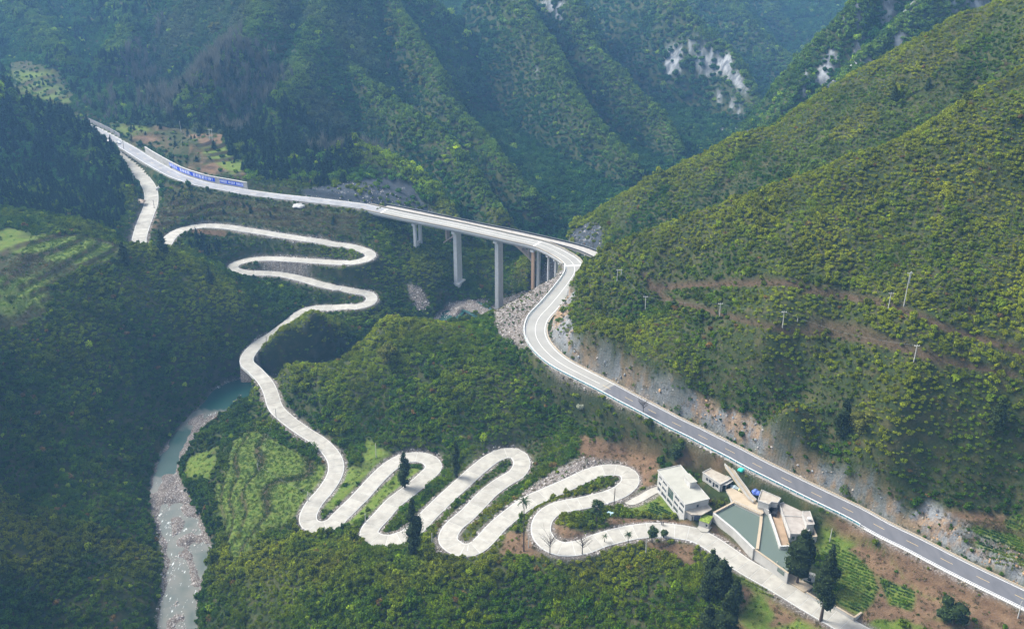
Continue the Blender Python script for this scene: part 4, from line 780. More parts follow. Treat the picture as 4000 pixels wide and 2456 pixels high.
# ------------------------------------------------------------------ more materials
m_render = conc_mat('whitewashed_wall', (.34, .335, .315), (.48, .475, .45), .0, False, .5)
m_roof = conc_mat('roof_screed', (.28, .275, .235), (.39, .385, .34), .0, False, .25)
m_oroof = conc_mat('stained_roof', (.24, .20, .155), (.44, .41, .35), .0, False, .5)
m_stain = conc_mat('stained_slab', (.22, .19, .16), (.40, .37, .34), .0, False, .4)
m_ochre = conc_mat('ochre_paving', (.32, .26, .18), (.43, .36, .27), .0, False)
m_brown = conc_mat('brown_sediment', (.22, .15, .09), (.34, .25, .17), .0, False, .3)
m_girder = conc_mat('pale_grey_girder', (.46, .48, .50), (.56, .58, .60), .0, False)
m_pier = conc_mat('pier_concrete', (.42, .43, .44), (.60, .60, .60), .05, True, .5)
m_rust = conc_mat('rust_stained_concrete', (.42, .27, .17), (.55, .38, .26), .0, False, .5)
m_glass = mat('window_glass', (.03, .04, .05), .15, spec=.6); m_gglass = mat('green_window_glass', (.04, .075, .06), .2, spec=.6)
m_frame = mat('window_frame', (.16, .17, .18), .6)
m_metal = mat('galvanised_steel', (.62, .66, .70), .45, .3); m_teal = mat('teal_panel', (.05, .30, .36), .5); m_pole = mat('pole_concrete', (.50, .49, .46), .8); m_dpole = mat('dark_timber', (.07, .055, .045), .9)
m_blue = mat('banner_blue', (.008, .06, .62), .5); m_text = mat('banner_lettering', (.75, .80, .92), .6); m_red = mat('red_canopy', (.65, .03, .04), .6)
m_bark = mat('bark', (.07, .05, .04), .9); m_wire = mat('cable', (.25, .27, .27), .6)
m_pond = mat('pond_water', (.10, .13, .11), .25, spec=.5); n = N(m_pond); n.bump(n.noise(2, 3, n.co()), .12, .05)
m_moss = mat('mossy_tiles', (.12, .17, .03), .9); n = N(m_moss); n.link(n.mix(n.ramp(n.noise(1.2, 4, n.co()), [(.4, (0, 0, 0)), (.6, (1, 1, 1))]), (.10, .16, .02), (.28, .36, .06)), n.b.inputs['Base Color'])
def tidy(me):
    bm = bmesh.new(); bm.from_mesh(me); bmesh.ops.recalc_face_normals(bm, faces=bm.faces); bm.to_mesh(me); bm.free(); return me
def prism_v(poly, z0, z1, V, Fc):
    n = len(poly); o = len(V); V += [(p[0], p[1], z0) for p in poly] + [(p[0], p[1], z1) for p in poly]
    Fc += [tuple(o + i for i in range(n))[::-1], tuple(o + n + i for i in range(n))] + [(o + i, o + (i + 1) % n, o + n + (i + 1) % n, o + n + i) for i in range(n)]
def prism(name, poly, z0, z1, m, parent=None, base=(0, 0, 0), **k):
    V = []; Fc = []; prism_v([(p[0] - base[0], p[1] - base[1]) for p in poly], z0 - base[2], z1 - base[2], V, Fc); return link(name, tidy(pyd(name, V, Fc)), m, parent, **k)
def barp(a, b, w, h, z0=None):
    """box polygon along a..b of width w"""
    a = np.array(a[:2]); b = np.array(b[:2]); d = (b - a) / (np.linalg.norm(b - a) + 1e-9); q = np.array([-d[1], d[0]]) * w / 2; return [a - q, b - q, b + q, a + q]
def centroid(poly): p = np.array([q[:2] for q in poly]); return p.mean(0)
def shrink(poly, k):
    c = centroid(poly); return [tuple(c + (np.array(p[:2]) - c) * k) for p in poly]
def offs(poly, d):
    c = centroid(poly); return [tuple(np.array(p[:2]) + (np.array(p[:2]) - c) / np.linalg.norm(np.array(p[:2]) - c) * d) for p in poly]
def facade(parent, base, p0, p1, z0, z1, ops, m, th=.25):
    """wall from p0 to p1 with real openings (u0, u1, v0, v1, kind); outside is to the right of p0->p1"""
    p0 = np.array(p0[:2]); p1 = np.array(p1[:2]); L = np.linalg.norm(p1 - p0); d = (p1 - p0) / L; out = np.array([d[1], -d[0]]); hgt = z1 - z0
    us = sorted({0, L, *[o[0] * L for o in ops], *[o[1] * L for o in ops]}); vs = sorted({0, hgt, *[o[2] * hgt for o in ops], *[o[3] * hgt for o in ops]}); V = []; Fc = []
    for i in range(len(us) - 1):
        for j in range(len(vs) - 1):
            uc, vc = (us[i] + us[i + 1]) / 2 / L, (vs[j] + vs[j + 1]) / 2 / hgt
            if any(o[0] < uc < o[1] and o[2] < vc < o[3] for o in ops): continue
            a = p0 + d * us[i] - base[:2]; b = p0 + d * us[i + 1] - base[:2]; prism_v([a, b, b - out * th, a - out * th], z0 + vs[j] - base[2], z0 + vs[j + 1] - base[2], V, Fc)
    link('wall', tidy(pyd('wall', V, Fc)), m, parent)
    for o in ops:
        a = p0 + d * o[0] * L; b = p0 + d * o[1] * L; za, zb = z0 + o[2] * hgt, z0 + o[3] * hgt; mm = {'g': m_glass, 'v': m_gglass, 'd': m_dark}[o[4]]
        q = lambda x: x - out * .17; fr = []; ff = []; wI = b - a; k = max(1, int(np.linalg.norm(wI) / 1.6))
        for t in np.linspace(0, 1, k + 1):
            c = q(a + wI * t) - base[:2]; prism_v([c - d * .05, c + d * .05, c + d * .05 - out * .06, c - d * .05 - out * .06], za - base[2], zb - base[2], fr, ff)
        for zz in (za, zb - .09, (za + zb) / 2): prism_v([q(a) + out * .003 - base[:2], q(b) + out * .003 - base[:2], q(b) - out * .06 - base[:2], q(a) - out * .06 - base[:2]], zz - base[2], zz + .09 - base[2], fr, ff)
        if o[4] != 'd': w_ = link('window', tidy(pyd('window', fr, ff)), m_frame, parent)
        else: w_ = parent
        r = lambda x: x - out * .21; prism('pane' if o[4] != 'd' else 'dark_doorway', [r(a), r(b), r(b) - out * .03, r(a) - out * .03], za + .01, zb - .01, mm, w_, base)
def box_house(name, label, cat, roof_px, zr, zb, m, mr, lip=.25, over=.15, ops=None, roof_t=.22):
    poly = wpoly(roof_px, zr); c = centroid(poly); base = np.array([c[0], c[1], zb]); e = empty(name, tuple(base), label, cat)
    # anticlockwise seen from above so that outside is on the right
    a = 0.0; nn = len(poly)
    for i in range(nn): a += poly[i][0] * poly[(i + 1) % nn][1] - poly[(i + 1) % nn][0] * poly[i][1]
    P_ = list(poly); order = list(range(nn))
    if a < 0: P_ = P_[::-1]; order = order[::-1]
    ops = ops or {}
    for i in range(nn):
        key = (order[i], order[(i + 1) % nn]); o = ops.get(key) or ops.get(key[::-1]) or []
        if key not in ops and key[::-1] in ops: o = [(1 - q[1], 1 - q[0]) + tuple(q[2:]) for q in o]
        facade(e, base, P_[i], P_[(i + 1) % nn], zb, zr - roof_t, o, m)
    R0 = offs(P_, over); prism('roof', R0, zr - roof_t, zr, mr, e, base)
    if lip:
        V = []; Fc = []; 
        for i in range(nn): prism_v([np.array(q) - base[:2] for q in barp(R0[i], R0[(i + 1) % nn], .22, 0)], zr - base[2] + .003 * i, zr - base[2] + lip + .003 * i, V, Fc)
        link('parapet', tidy(pyd('parapet', V, Fc)), m, e)
    return e, base, P_
# ------------------------------------------------------------------ tall house
wA = [(.05, .16, .76, .88, 'g'), (.20, .34, .76, .88, 'g'), (.395, .585, .44, .90, 'v'), (.65, .80, .76, .90, 'g'), (.84, .97, .76, .90, 'g'),
      (.05, .14, .45, .60, 'g'), (.19, .34, .45, .60, 'g'), (.63, .77, .47, .62, 'g'), (.81, .96, .47, .62, 'g'), (.02, .13, .14, .32, 'g'), (.17, .35, .14, .32, 'g'), (.38, .58, .16, .34, 'g'), (.62, .78, .18, .36, 'g')]
e, hb_, hp = box_house('apartment_house', 'three storey white house with rows of dark windows and a flat roof', 'house', house_pts, 20.1, 9.8, m_render, m_roof, .28, .35, {(0, 3): wA, (2, 3): [(.40, .50, .72, .86, 'g')], (1, 2): [(.2, .3, .7, .85, 'g'), (.6, .7, .7, .85, 'g')]})
V = []; Fc = []
# stair head on the roof
sp = wpoly(H4([(462, 372), (538, 343), (650, 458), (552, 478)]), 22.9)
sw = shrink(sp, .86); prism('stair_head', sw, 20.103, 22.7, m_render, e, hb_); prism('stair_head_roof', sp, 22.72, 22.95, m_roof, e, hb_)
a0, a1_ = np.array(sw[0]), np.array(sw[3]); 
# porch slab with pillars and blue gate
pp = wpoly(H4([(478, 850), (792, 768), (852, 832), (705, 915), (562, 908)]), 17.1)
prism('porch_roof', pp, 16.8, 17.1, m_oroof, e, hb_)
for q in (wpoly(H4([(575, 908)]), 16.3)[0], wpoly(H4([(600, 905)]), 16.3)[0], wpoly(H4([(700, 905)]), 16.3)[0]):
    prism('porch_pillar', barp((q[0] - .2, q[1] + .4), (q[0] + .2, q[1] + .4), .4, 0), 12.8, 16.79, m_render, e, hb_)
g0, g1 = wpoly(H4([(612, 908), (690, 908)]), 16.3); prism('gate', barp((g0[0], g0[1] + .6), (g1[0], g1[1] + .6), .1, 0), 12.9, 15.6, mat('blue_grey_gate', (.10, .12, .17), .5), e, hb_)
w0, w1, w2 = wpoly(H4([(480, 862), (565, 912)]), 16.2) + [None]; prism('porch_side_wall', barp((w0[0] + .2, w0[1] + .4), (w1[0], w1[1] + .4), .25, 0), 12.8, 16.78, m_wall, e, hb_)
# small house
e, b_, p_ = box_house('small_house', 'small single storey house with a stained flat roof and open porch above the terrace', 'house', H4([(722, 335), (868, 262), (1108, 418), (960, 500)]), 19.5, 15.7, m_render, m_oroof, .3, .12,
     {(0, 3): [(.20, .33, .35, .80, 'g'), (.36, .52, .35, .80, 'g'), (.60, .70, .12, .80, 'd'), (.74, .92, .35, .8, 'g')], (2, 3): [(.3, .75, .1, .8, 'd')]})
q = wpoly(H4([(1108, 418), (960, 500), (1050, 500), (1162, 430)]), 19.2); prism('porch_roof', q, 18.9, 19.07, m_wall, e, b_)
for s in wpoly(H4([(985, 512), (1045, 492), (1140, 450)]), 18.9): prism('porch_pillar', barp((s[0] - .18, s[1]), (s[0] + .18, s[1]), .36, 0), 15.7, 18.89, m_render, e, b_)
# gatehouse with mossy roof
e, b_, p_ = box_house('mossy_roof_hut', 'tiny hut with a bright green mossy roof beside the lane', 'hut', H4([(735, 900), (856, 935), (806, 1030), (672, 985)]), 15.8, 13.0, m_wall, m_moss, 0, .15, {(2, 3): [(.12, .32, .3, .75, 'd')]}, .18)
pm = wpoly(H4([(735, 900), (856, 935), (806, 1030), (672, 985)]), 15.8); V = []; Fc = []
for k in range(7):
    t = (k + .5) / 7; a = np.array(pm[0]) * (1 - t) + np.array(pm[3]) * t; b = np.array(pm[1]) * (1 - t) + np.array(pm[2]) * t; prism('tile', barp(a, b, .32, 0), 15.81, 15.93 + .01 * (k % 2), m_moss, e, b_)
# shed by the two cypresses
e, b_, p_ = box_house('white_shed', 'small white shed with a dark doorway between two cypresses', 'shed', E4([(362, 443), (470, 476), (450, 500), (340, 470)]), 15.0, 12.3, m_render, m_wall, .1, .1, {(2, 3): [(.25, .55, .05, .7, 'd')]})
# ------------------------------------------------------------------ pond and its walls
def strip_wall(name, label, cat, pxs, z_top, z_bot, wd, m, cope=None):
    pts = wpoly(pxs, z_top); b = np.array([*pts[0], z_bot]); e = empty(name, tuple(b), label, cat); V = []; Fc = []
    for i in range(len(pts) - 1): prism_v([np.array(q) - b[:2] for q in barp(pts[i], pts[i + 1], wd - .004 * i, 0)], 0, z_top - .15 - z_bot + .003 * i, V, Fc)
    link('wall_body', tidy(pyd('wall_body', V, Fc)), m, e); V = []; Fc = []
    for i in range(len(pts) - 1): prism_v([np.array(q) - b[:2] for q in barp(pts[i], pts[i + 1], wd + .16 - .004 * i, 0)], z_top - .14 - z_bot + .003 * i, z_top - z_bot + .003 * i, V, Fc)
    link('coping', tidy(pyd('coping', V, Fc)), cope or m, e); return e
pond_poly = H4([(1150, 772), (1340, 850), (1520, 905), (1640, 900), (1700, 1080), (1790, 1345), (1900, 1350), (1960, 1500), (1930, 1640), (1840, 1700), (1432, 1385), (880, 888)])
pond = prism('pond_water', wpoly(pond_poly, 16.4), 14.6, 16.4, m_pond, kind='structure', label='still grey green water of the walled fish pond')
strip_wall('pond_wall', 'tall stained concrete wall with pale coping along the lane side of the pond', 'wall', H4([(872, 885), (1150, 1110), (1428, 1380)]), 17.2, 12.0, .7, m_wall, m_render)
strip_wall('pond_wall', 'short pond wall running from the porch towards the ochre terrace', 'wall', H4([(872, 880), (1150, 735)]), 17.2, 12.6, .6, m_wall, m_ochre)
strip_wall('pond_walkway', 'narrow ochre walkway dividing the pond into two basins', 'walkway', H4([(1525, 905), (1520, 1010), (1470, 1380)]), 17.0, 14.0, .95, m_wall, m_ochre)
for k, (yy) in enumerate((925, 942, 958)):
    a, b = wpoly(H4([(1508, yy), (1545, yy)]), 17.1); 
strip_wall('pond_wall', 'low double kerb closing the tip of the pond next to the tall cypress', 'wall', H4([(1440, 1385), (1620, 1512), (1900, 1712)]), 16.9, 12.2, .55, m_wall, m_ochre)
e = strip_wall('channel_wall', 'white topped wall between the pond and the brown channel', 'wall', H4([(1636, 888), (1700, 1060), (1788, 1340), (1912, 1335)]), 18.0, 14.2, .5, m_wall, m_render)
ch = prism('settling_channel', wpoly(H4([(1660, 860), (1770, 820), (1915, 1320), (1795, 1335)]), 17.2), 14.8, 17.1, m_brown, label='long channel floor covered in brown sediment beside the pond', category='channel')
# ochre terrace
tp = wpoly(H4([(1035, 565), (1120, 540), (1330, 650), (1480, 745), (1560, 880), (1520, 915), (1150, 745)]), 17.5)
tb = np.array([*centroid(tp), 14.5]); e = empty('ochre_terrace', tuple(tb), 'ochre paved terrace between the small house and the pond', 'terrace'); prism('paving', tp, 17.2, 17.5, m_ochre, e, tb); prism('terrace_wall', shrink(tp, .97), 14.5, 17.18, m_wall, e, tb)
rl = wpoly(H4([(1150, 742), (1520, 912)]), 17.5); r0, r1 = np.array(rl[0]), np.array(rl[1])
for k in range(13):
    c = r0 + (r1 - r0) * k / 12; prism('railing_post', barp(c - [.06, 0], c + [.06, 0], .12, 0), 17.502, 18.4, m_pole, e, tb)
prism('railing', barp(r0, r1, .1, 0), 18.4, 18.5, m_pole, e, tb)
# control building
e, b_, p_ = box_house('control_building', 'square waterworks building with an ochre roof beside a dark open bay', 'building', H4([(1482, 722), (1530, 580), (1788, 690), (1745, 752), (1660, 735), (1630, 772)]), 21.0, 15.3, m_render, m_oroof, .35, .1, {(0, 5): [(.3, .45, .1, .4, 'd')]})
bay = wpoly(H4([(1640, 775), (1672, 742), (1762, 762), (1745, 850), (1640, 820)]), 20.6)
prism('machine_bay', bay, 15.3, 18.6, m_dark, e, b_); 
prism('lower_annex', wpoly(H4([(1478, 770), (1640, 812), (1690, 860), (1665, 915), (1560, 850), (1480, 830)]), 17.6), 14.4, 18.6, m_wall, e, b_)
# stained roof hall
e, b_, p_ = box_house('filter_hall', 'long low hall with a cracked stained roof covered in debris', 'building', H4([(1775, 770), (1850, 745), (2085, 800), (2100, 925), (2190, 1130), (2060, 1182), (1925, 1180)]), 19.3, 15.2, m_wall, m_stain, .4, .1, {(5, 6): [(.1, .35, .4, .8, 'v'), (.5, .8, .4, .8, 'v')]})
k0, k1 = wpoly(H4([(1825, 925), (2090, 935)]), 19.5); prism('roof_ridge', barp(k0, k1, .3, 0), 19.303, 19.55, m_wall, e, b_)
e, b_, p_ = box_house('tank_house', 'narrow raised roof box carrying a round white water tank', 'building', H4([(2088, 872), (2192, 868), (2252, 1040), (2150, 1052)]), 21.4, 15.6, m_wall, m_stain, .15, .1)
tc = wpoly(H4([(2180, 985)]), 21.6)[0]
def cyl(name, r, z0, z1, m, parent=None, loc=(0, 0, 0), seg=14, r2=None):
    V = []; r2 = r if r2 is None else r2
    for k in range(seg): a = 6.2832 * k / seg; V.append((r * math.cos(a), r * math.sin(a), z0))
    for k in range(seg): a = 6.2832 * k / seg; V.append((r2 * math.cos(a), r2 * math.sin(a), z1))
    Fc = [tuple(range(seg))[::-1], tuple(range(seg, 2 * seg))] + [(k, (k + 1) % seg, seg + (k + 1) % seg, seg + k) for k in range(seg)]
    return link(name, pyd(name, V, Fc), m, parent, loc)
tk = empty('water_tank', (tc[0], tc[1], 21.41), 'round white water tank standing on the tank house roof', 'tank'); cyl('tank_body', .62, 0, 1.1, m_wall, tk); cyl('tank_lid', .68, 1.1, 1.2, m_white, tk)
e = strip_wall('yard_wall', 'low ochre wall behind the cypress at the corner of the hall', 'wall', H4([(2225, 1060), (2285, 1205), (2180, 1200)]), 18.2, 15.2, .5, m_wall, m_ochre)
# lumps of tarpaulin
def mound(name, label, cat, px, py, z, r, h, col, seed):
    x, y, _ = hit(px, py); bm = bmesh.new(); bmesh.ops.create_icosphere(bm, subdivisions=3, radius=1); g = random.Random(seed)
    for v in bm.verts:
        k = 1 + .22 * math.sin(5 * v.co.x + seed) * math.cos(4 * v.co.y) + g.uniform(-.07, .07); v.co = Vector((v.co.x * r * k, v.co.y * r * k * .8, max(v.co.z, -.1) * h * k))
    me = bpy.data.meshes.new(name); bm.to_mesh(me); bm.free(); o = link(name, me, mat(name + '_sheet', col, .5), None, (x, y, ground(x, y)), label=label, category=cat, **({'group': 'tarpaulins and sheets around the waterworks'} if name == 'tarpaulin' else {})); return o
mound('tarpaulin', 'crumpled blue and red tarpaulin heap beside the control building', 'tarpaulin', *H4([(1455, 640)])[0], 18, 2.0, 1.6, (.10, .16, .50), 3)
mound('tarpaulin', 'turquoise tarpaulin below the guard rail of the main road', 'tarpaulin', *H4([(1250, 305)])[0], 24, 1.5, .9, (.03, .42, .34), 5)
mound('tarpaulin', 'grey and white sheeting beside the small house porch', 'tarpaulin', *H4([(1165, 555)])[0], 18, 2.0, .9, (.35, .42, .45), 8)
mound('tarpaulin', 'pale yellow sheeting on the terrace next to the grey sheeting', 'tarpaulin', *H4([(1240, 590)])[0], 18, 1.2, .7, (.55, .55, .25), 9)
mound('tarpaulin', 'pale blue plastic sheet inside the last hairpin loop', 'tarpaulin', 2382, 2008, 11, 1.9, .7, (.35, .50, .62), 11)
mound('dirt_heap', 'orange and grey rock heap beside the upper lane bend', 'heap', 545, 790, 31, 4.0, 1.6, (.42, .33, .25), 13)
mound('white_boulder', 'large white boulder on the bank under the main road', 'boulder', 622, 742, 31, 2.2, 2.2, (.45, .45, .43), 14)
mound('white_boulder', 'long white boulder under the kerb where the bridge approach begins', 'boulder', 1168, 806, 28, 4.2, 1.5, (.36, .36, .34), 15)
mound('puddle_sheet', 'bright white sheet lying at the foot of the rubble slope', 'sheet', 1992, 1340, 22, 2.6, .35, (.8, .8, .78), 17)
# double concrete chute from the road to the terrace
def chute(label, pxs, za, zb, wd):
    pts = [P(a, b, z) for (a, b), z in zip(pxs, np.linspace(za, zb, len(pxs)))]; q, _ = catmull(pts, 1.0); T_, N_ = frame(q); e = empty('concrete_chute', pts[-1], label, 'chute'); strip('chute_floor', q, N_, -wd, wd, -1.6, 0, m_ochre, e, np.array(pts[-1])); 
    for s in (-1, 1): strip('chute_kerb', q, N_, s * wd - .18, s * wd + .18, -.5, .35, m_wall, e, np.array(pts[-1]))
chute('wide concrete chute running down from the guard rail to the ochre terrace', H4([(1050, 190), (1110, 290), (1200, 420), (1290, 540), (1370, 660), (1435, 745)]), 24.6, 17.6, .9)
chute('narrow concrete chute beside the wide one', H4([(1150, 250), (1230, 340), (1310, 450), (1380, 560)]), 23.6, 18.4, .45)
# spur to the tall house
q = DRV; T_, N_ = frame(q); b = q[0, :3].copy(); o = strip('driveway', q, N_, -1.9, 1.9, -1.4, .02, m_slab, None, b); o.location = tuple(b); o['kind'] = 'structure'; o['label'] = 'pale concrete driveway from the hairpin to the tall house'
fc = wpoly(H4([(640, 1090), (690, 1035), (850, 1075), (780, 1150), (700, 1140)]), 13.2); prism('forecourt', fc, 12.4, 13.12, m_slab, kind='structure', label='concrete forecourt before the mossy roofed hut')
fc = wpoly(E4([(110, 490), (150, 465), (175, 490), (210, 460), (440, 590), (350, 640)]), 12.5); prism('landing', fc, 11.6, 12.5, m_ochre, kind='structure', label='ochre landing beside the lane near the white shed')
# retaining kerb under the gardens
rk_ = strip_wall('garden_wall', 'long low stone wall between the lane and the garden plots', 'wall', E4([(370, 640), (480, 710), (620, 760), (740, 830), (830, 885), (900, 835)]), 13.0, 11.0, .5, m_wall, m_ochre)
# ------------------------------------------------------------------ bridge
BI = list(range(iBr0 - 2, iBr1 + 3, 2)); BP = MAIN[BI]; BN = NM[BI]; bw = BP[:, 3]; bb0 = np.array([*BP[len(BP) // 2, :2], -14.0])
bridge = empty('road_bridge', tuple(bb0), 'long concrete girder bridge on tall grey piers crossing the gorge', 'bridge')
strip('deck_slab', BP, BN, -bw - 1.1, bw + 1.1, -.55, -.11, m_girder, bridge, bb0)
for s in (-3.6, -1.2, 1.2, 3.6): strip('girder', BP, BN, s - .35, s + .35, -2.3, -.56, m_girder, bridge, bb0)
for s in (-1, 1):
    strip('parapet', BP, BN, s * (bw + .8) - .14, s * (bw + .8) + .14, -.1, .75, m_croad, bridge, bb0)
    strip('parapet_rail', BP, BN, s * (bw + .8) - .16, s * (bw + .8) + .16, .752, .86, m_ochre, bridge, bb0)
def near_side():
    i = iBr1 - 30; a = proj(*(MAIN[i, :2] + NM[i] * 5), 30)[1]; b = proj(*(MAIN[i, :2] - NM[i] * 5), 30)[1]; return 1 if a > b else -1
NS = near_side()
def pbox(name, c, t, nrm, la, lc, z0, z1, m, parent, base, taper=1.0):
    V = []; 
    for z, k in ((z0, taper), (z1, 1)):
        for a, b in ((-1, -1), (1, -1), (1, 1), (-1, 1)): p = c + t * a * la / 2 * k + nrm * b * lc / 2 * k; V.append((p[0] - base[0], p[1] - base[1], z - base[2]))
    return link(name, tidy(pyd(name, V, [(0, 1, 2, 3), (4, 5, 6, 7), (0, 1, 5, 4), (1, 2, 6, 5), (2, 3, 7, 6), (3, 0, 4, 7)])), m, parent)
def at_px(px): 
    X_, Y_ = proj(MAIN[:, 0], MAIN[:, 1], MAIN[:, 2]); r = [i for i in range(iBr0 - 4, iBr1 + 4)]; return min(r, key=lambda i: abs(X_[i] - px))
for px, kind in ((1628, 'frame'), (1782, 'wall'), (1950, 'wall'), (2092, 'pair')):
    i = at_px(px); c = MAIN[i, :2]; t_ = TM[i]; nn_ = NM[i]; zt_ = MAIN[i, 2] - 2.32; g_ = ground(*c)
    pbox('pier_cap', c, t_, nn_, 2.4, 2 * MAIN[i, 3] + 1.0, zt_ - 1.3, zt_, m_pier, bridge, bb0)
    if kind == 'wall':
        pbox('pier', c, t_, nn_, 2.3, 5.6, g_ - 3, zt_ - 1.32, m_pier, bridge, bb0, 1.08); 
        if px < 1900: pbox('pier_footing', c, t_, nn_, 5.5, 8.5, g_ - 3, g_ + 1.0, m_pier, bridge, bb0)
        for s in (-1, 1):
            for k in range(3): pass
    else:
        for s, mm in ((1, m_rust if kind == 'pair' else m_pier), (-1, m_pier)):
            cc = c + nn_ * NS * s * 3.0; pbox('pier', cc, t_, nn_, 1.7, 1.7, ground(*cc) - 3, zt_ - 1.32, mm, bridge, bb0)
        if kind == 'frame': pbox('pier_web', c, t_, nn_, 1.0, 4.2, g_ - 3, g_ + 3.5, m_pier, bridge, bb0)
for px in (2160, 2190, 2212):
    i = at_px(px); c = MAIN[i, :2]; zt_ = MAIN[i, 2] - 2.32; pbox('pier_cap', c, TM[i], NM[i], 1.4, 2 * MAIN[i, 3] + .6, zt_ - .8, zt_, m_pier, bridge, bb0)
    for s in (-1, 1):
        cc = c + NM[i] * s * 3.3; g_ = ground(*cc); cyl('column', .65, g_ - 3 - bb0[2], zt_ - .82 - bb0[2], m_pier, bridge, (cc[0] - bb0[0], cc[1] - bb0[1], 0))
i = min(iBr1 + 1, len(MAIN) - 1); c = MAIN[i, :2]; 
pbox('abutment', c, TM[i], NM[i], 3.2, 2 * MAIN[i, 3] + 2.4, MAIN[i, 2] - 9, MAIN[i, 2] - .57, m_ywall, bridge, bb0)
i = iBr0 - 1; c = MAIN[i, :2]; pbox('abutment', c, TM[i], NM[i], 2.6, 2 * MAIN[i, 3] + 2.0, MAIN[i, 2] - 9, MAIN[i, 2] - .57, m_ywall, bridge, bb0)
# retaining wall of ochre panels left of the abutment
i0 = iBr1 + 3; e = empty('retaining_wall', tuple(MAIN[i0, :3] - [0, 0, 6]), 'ochre panelled retaining wall under the road at the far bridge end', 'wall'); rb = MAIN[i0, :3] - [0, 0, 6]
for k in range(7):
    j = i0 + k * 3; seg = MAIN[j:j + 4]; sn = NM[j:j + 4]
    if len(seg) > 1: strip('panel', seg[[0, -1]], sn[[0, -1]], NS * (seg[[0, -1], 3] + 1.15), NS * (seg[[0, -1], 3] + 1.6 + .1 * (k % 2)), -5.5 + .5 * k, -.6, m_ywall, e, rb)
# ------------------------------------------------------------------ old arch bridge behind
ob = [P(a, b, 29.6) for a, b in ((1440, 796), (1500, 805), (1600, 824), (1700, 845), (1800, 866), (1900, 887), (2000, 907), (2100, 929), (2190, 950), (2270, 972), (2335, 998))]; OB, OBu = catmull(ob, 1.0); TO, NO = frame(OB)
# keep it clear of the new deck
far_s = -NS
ob0 = np.array([*OB[len(OB) // 2, :2], 10.0]); old = empty('old_arch_bridge', tuple(ob0), 'narrow old stone arch bridge with a dark railing right behind the new deck', 'bridge')
hwO = np.interp(OBu, [0, OBu[-1] * .8, OBu[-1]], [2.2, 2.5, 3.6])
strip('deck', OB, NO, -hwO, hwO, -.9, 0, conc_mat('old_deck', (.26, .25, .23), (.42, .40, .37), 0, False, .6), old, ob0)
sO = 1 if proj(*(OB[30, :2] + NO[30] * 3), 30)[1] < proj(*(OB[30, :2] - NO[30] * 3), 30)[1] else -1
e_ = sO * (hwO - .12)
strip('railing', OB[::2], NO[::2], e_[::2] - .16, e_[::2] + .16, 1.0, 1.2, mat('grey_railing', (.16, .17, .18)), old, ob0); strip('railing_band', OB[::2], NO[::2], e_[::2] - .05, e_[::2] + .05, .02, .95, m_dark, old, ob0); strip('dark_gap_strip', OB[::2], NO[::2], -e_[::2] - .15, -e_[::2] + .15, .02, .5, m_dark, old, ob0)  # near-black strip added as the dark line of the gap between decks
XO, YO = proj(OB[:, 0], OB[:, 1], OB[:, 2]); ia, ic = int(np.argmin(abs(XO - 1735))), int(np.argmin(abs(XO - 2088))); seg = OB[ia:ic + 1].copy(); tt = np.linspace(-1, 1, len(seg)); seg[:, 2] = 28.0 - 13.5 * tt ** 2
m_oldst = conc_mat('old_masonry', (.24, .20, .17), (.36, .31, .27), 0, False)
strip('arch_rib', seg, NO[ia:ic + 1], -2.0, 2.0, -1.1, 0, m_oldst, old, ob0)
for f_ in (.04, .12, .2, .80, .88, .96):
    j = int(ia + f_ * (ic - ia)); zz = 28 - 13.5 * (2 * f_ - 1) ** 2; pbox('spandrel_column', OB[j, :2], TO[j], NO[j], 1.0, 3.6, zz - .3, OB[j, 2] - .92, m_oldst, old, ob0)
# ------------------------------------------------------------------ guard rail on the valley side
def nside(i):
    a = proj(*(MAIN[i, :2] + NM[i] * 5), MAIN[i, 2])[1]; b = proj(*(MAIN[i, :2] - NM[i] * 5), MAIN[i, 2])[1]; return 1 if a > b else -1
gs = nside(nearest_u(MAIN, MAINu, 2900, 1785))
ig0 = nearest_u(MAIN, MAINu, 3390, 2030); ig1 = iBr0 - 3
gp = MAIN[ig0:ig1:2]; gn_ = NM[ig0:ig1:2]; go = gs * (gp[:, 3] + .35); g0 = gp[0, :3]; gr = empty('guard_rail', tuple(g0), 'white topped guard rail with teal panels along the valley side of the main road', 'guard rail')
strip('top_rail', gp, gn_, go - .13, go + .13, .70, .95, m_white, gr, g0); strip('teal_panel', gp, gn_, go - .05, go + .05, .15, .66, m_teal, gr, g0)
pm_ = None
for i in range(ig0, ig1, 3):
    c = MAIN[i, :2] + NM[i] * gs * (MAIN[i, 3] + .56); V = []; Fc = []; prism_v([(-.09, -.09), (.09, -.09), (.09, .09), (-.09, .09)], -.3, .95, V, Fc)
    if pm_ is None: pm_ = pyd('post', V, Fc); pm_.materials.append(m_metal)
    link('post', pm_, None, gr, (c[0] - g0[0], c[1] - g0[1], MAIN[i, 2] - g0[2]))
for px_, py_ in ((2102, 954), (2241, 1038), (1500, 824)):
    i = nearest_u(MAIN, MAINu, px_, py_); strip('expansion_joint', MAIN[[i, i + 1]] * [1, 1, 1, 1], NM[[i, i + 1]], -MAIN[[i, i + 1], 3] + .1, MAIN[[i, i + 1], 3] - .1, -.02, .012, m_white, main_road, m0)
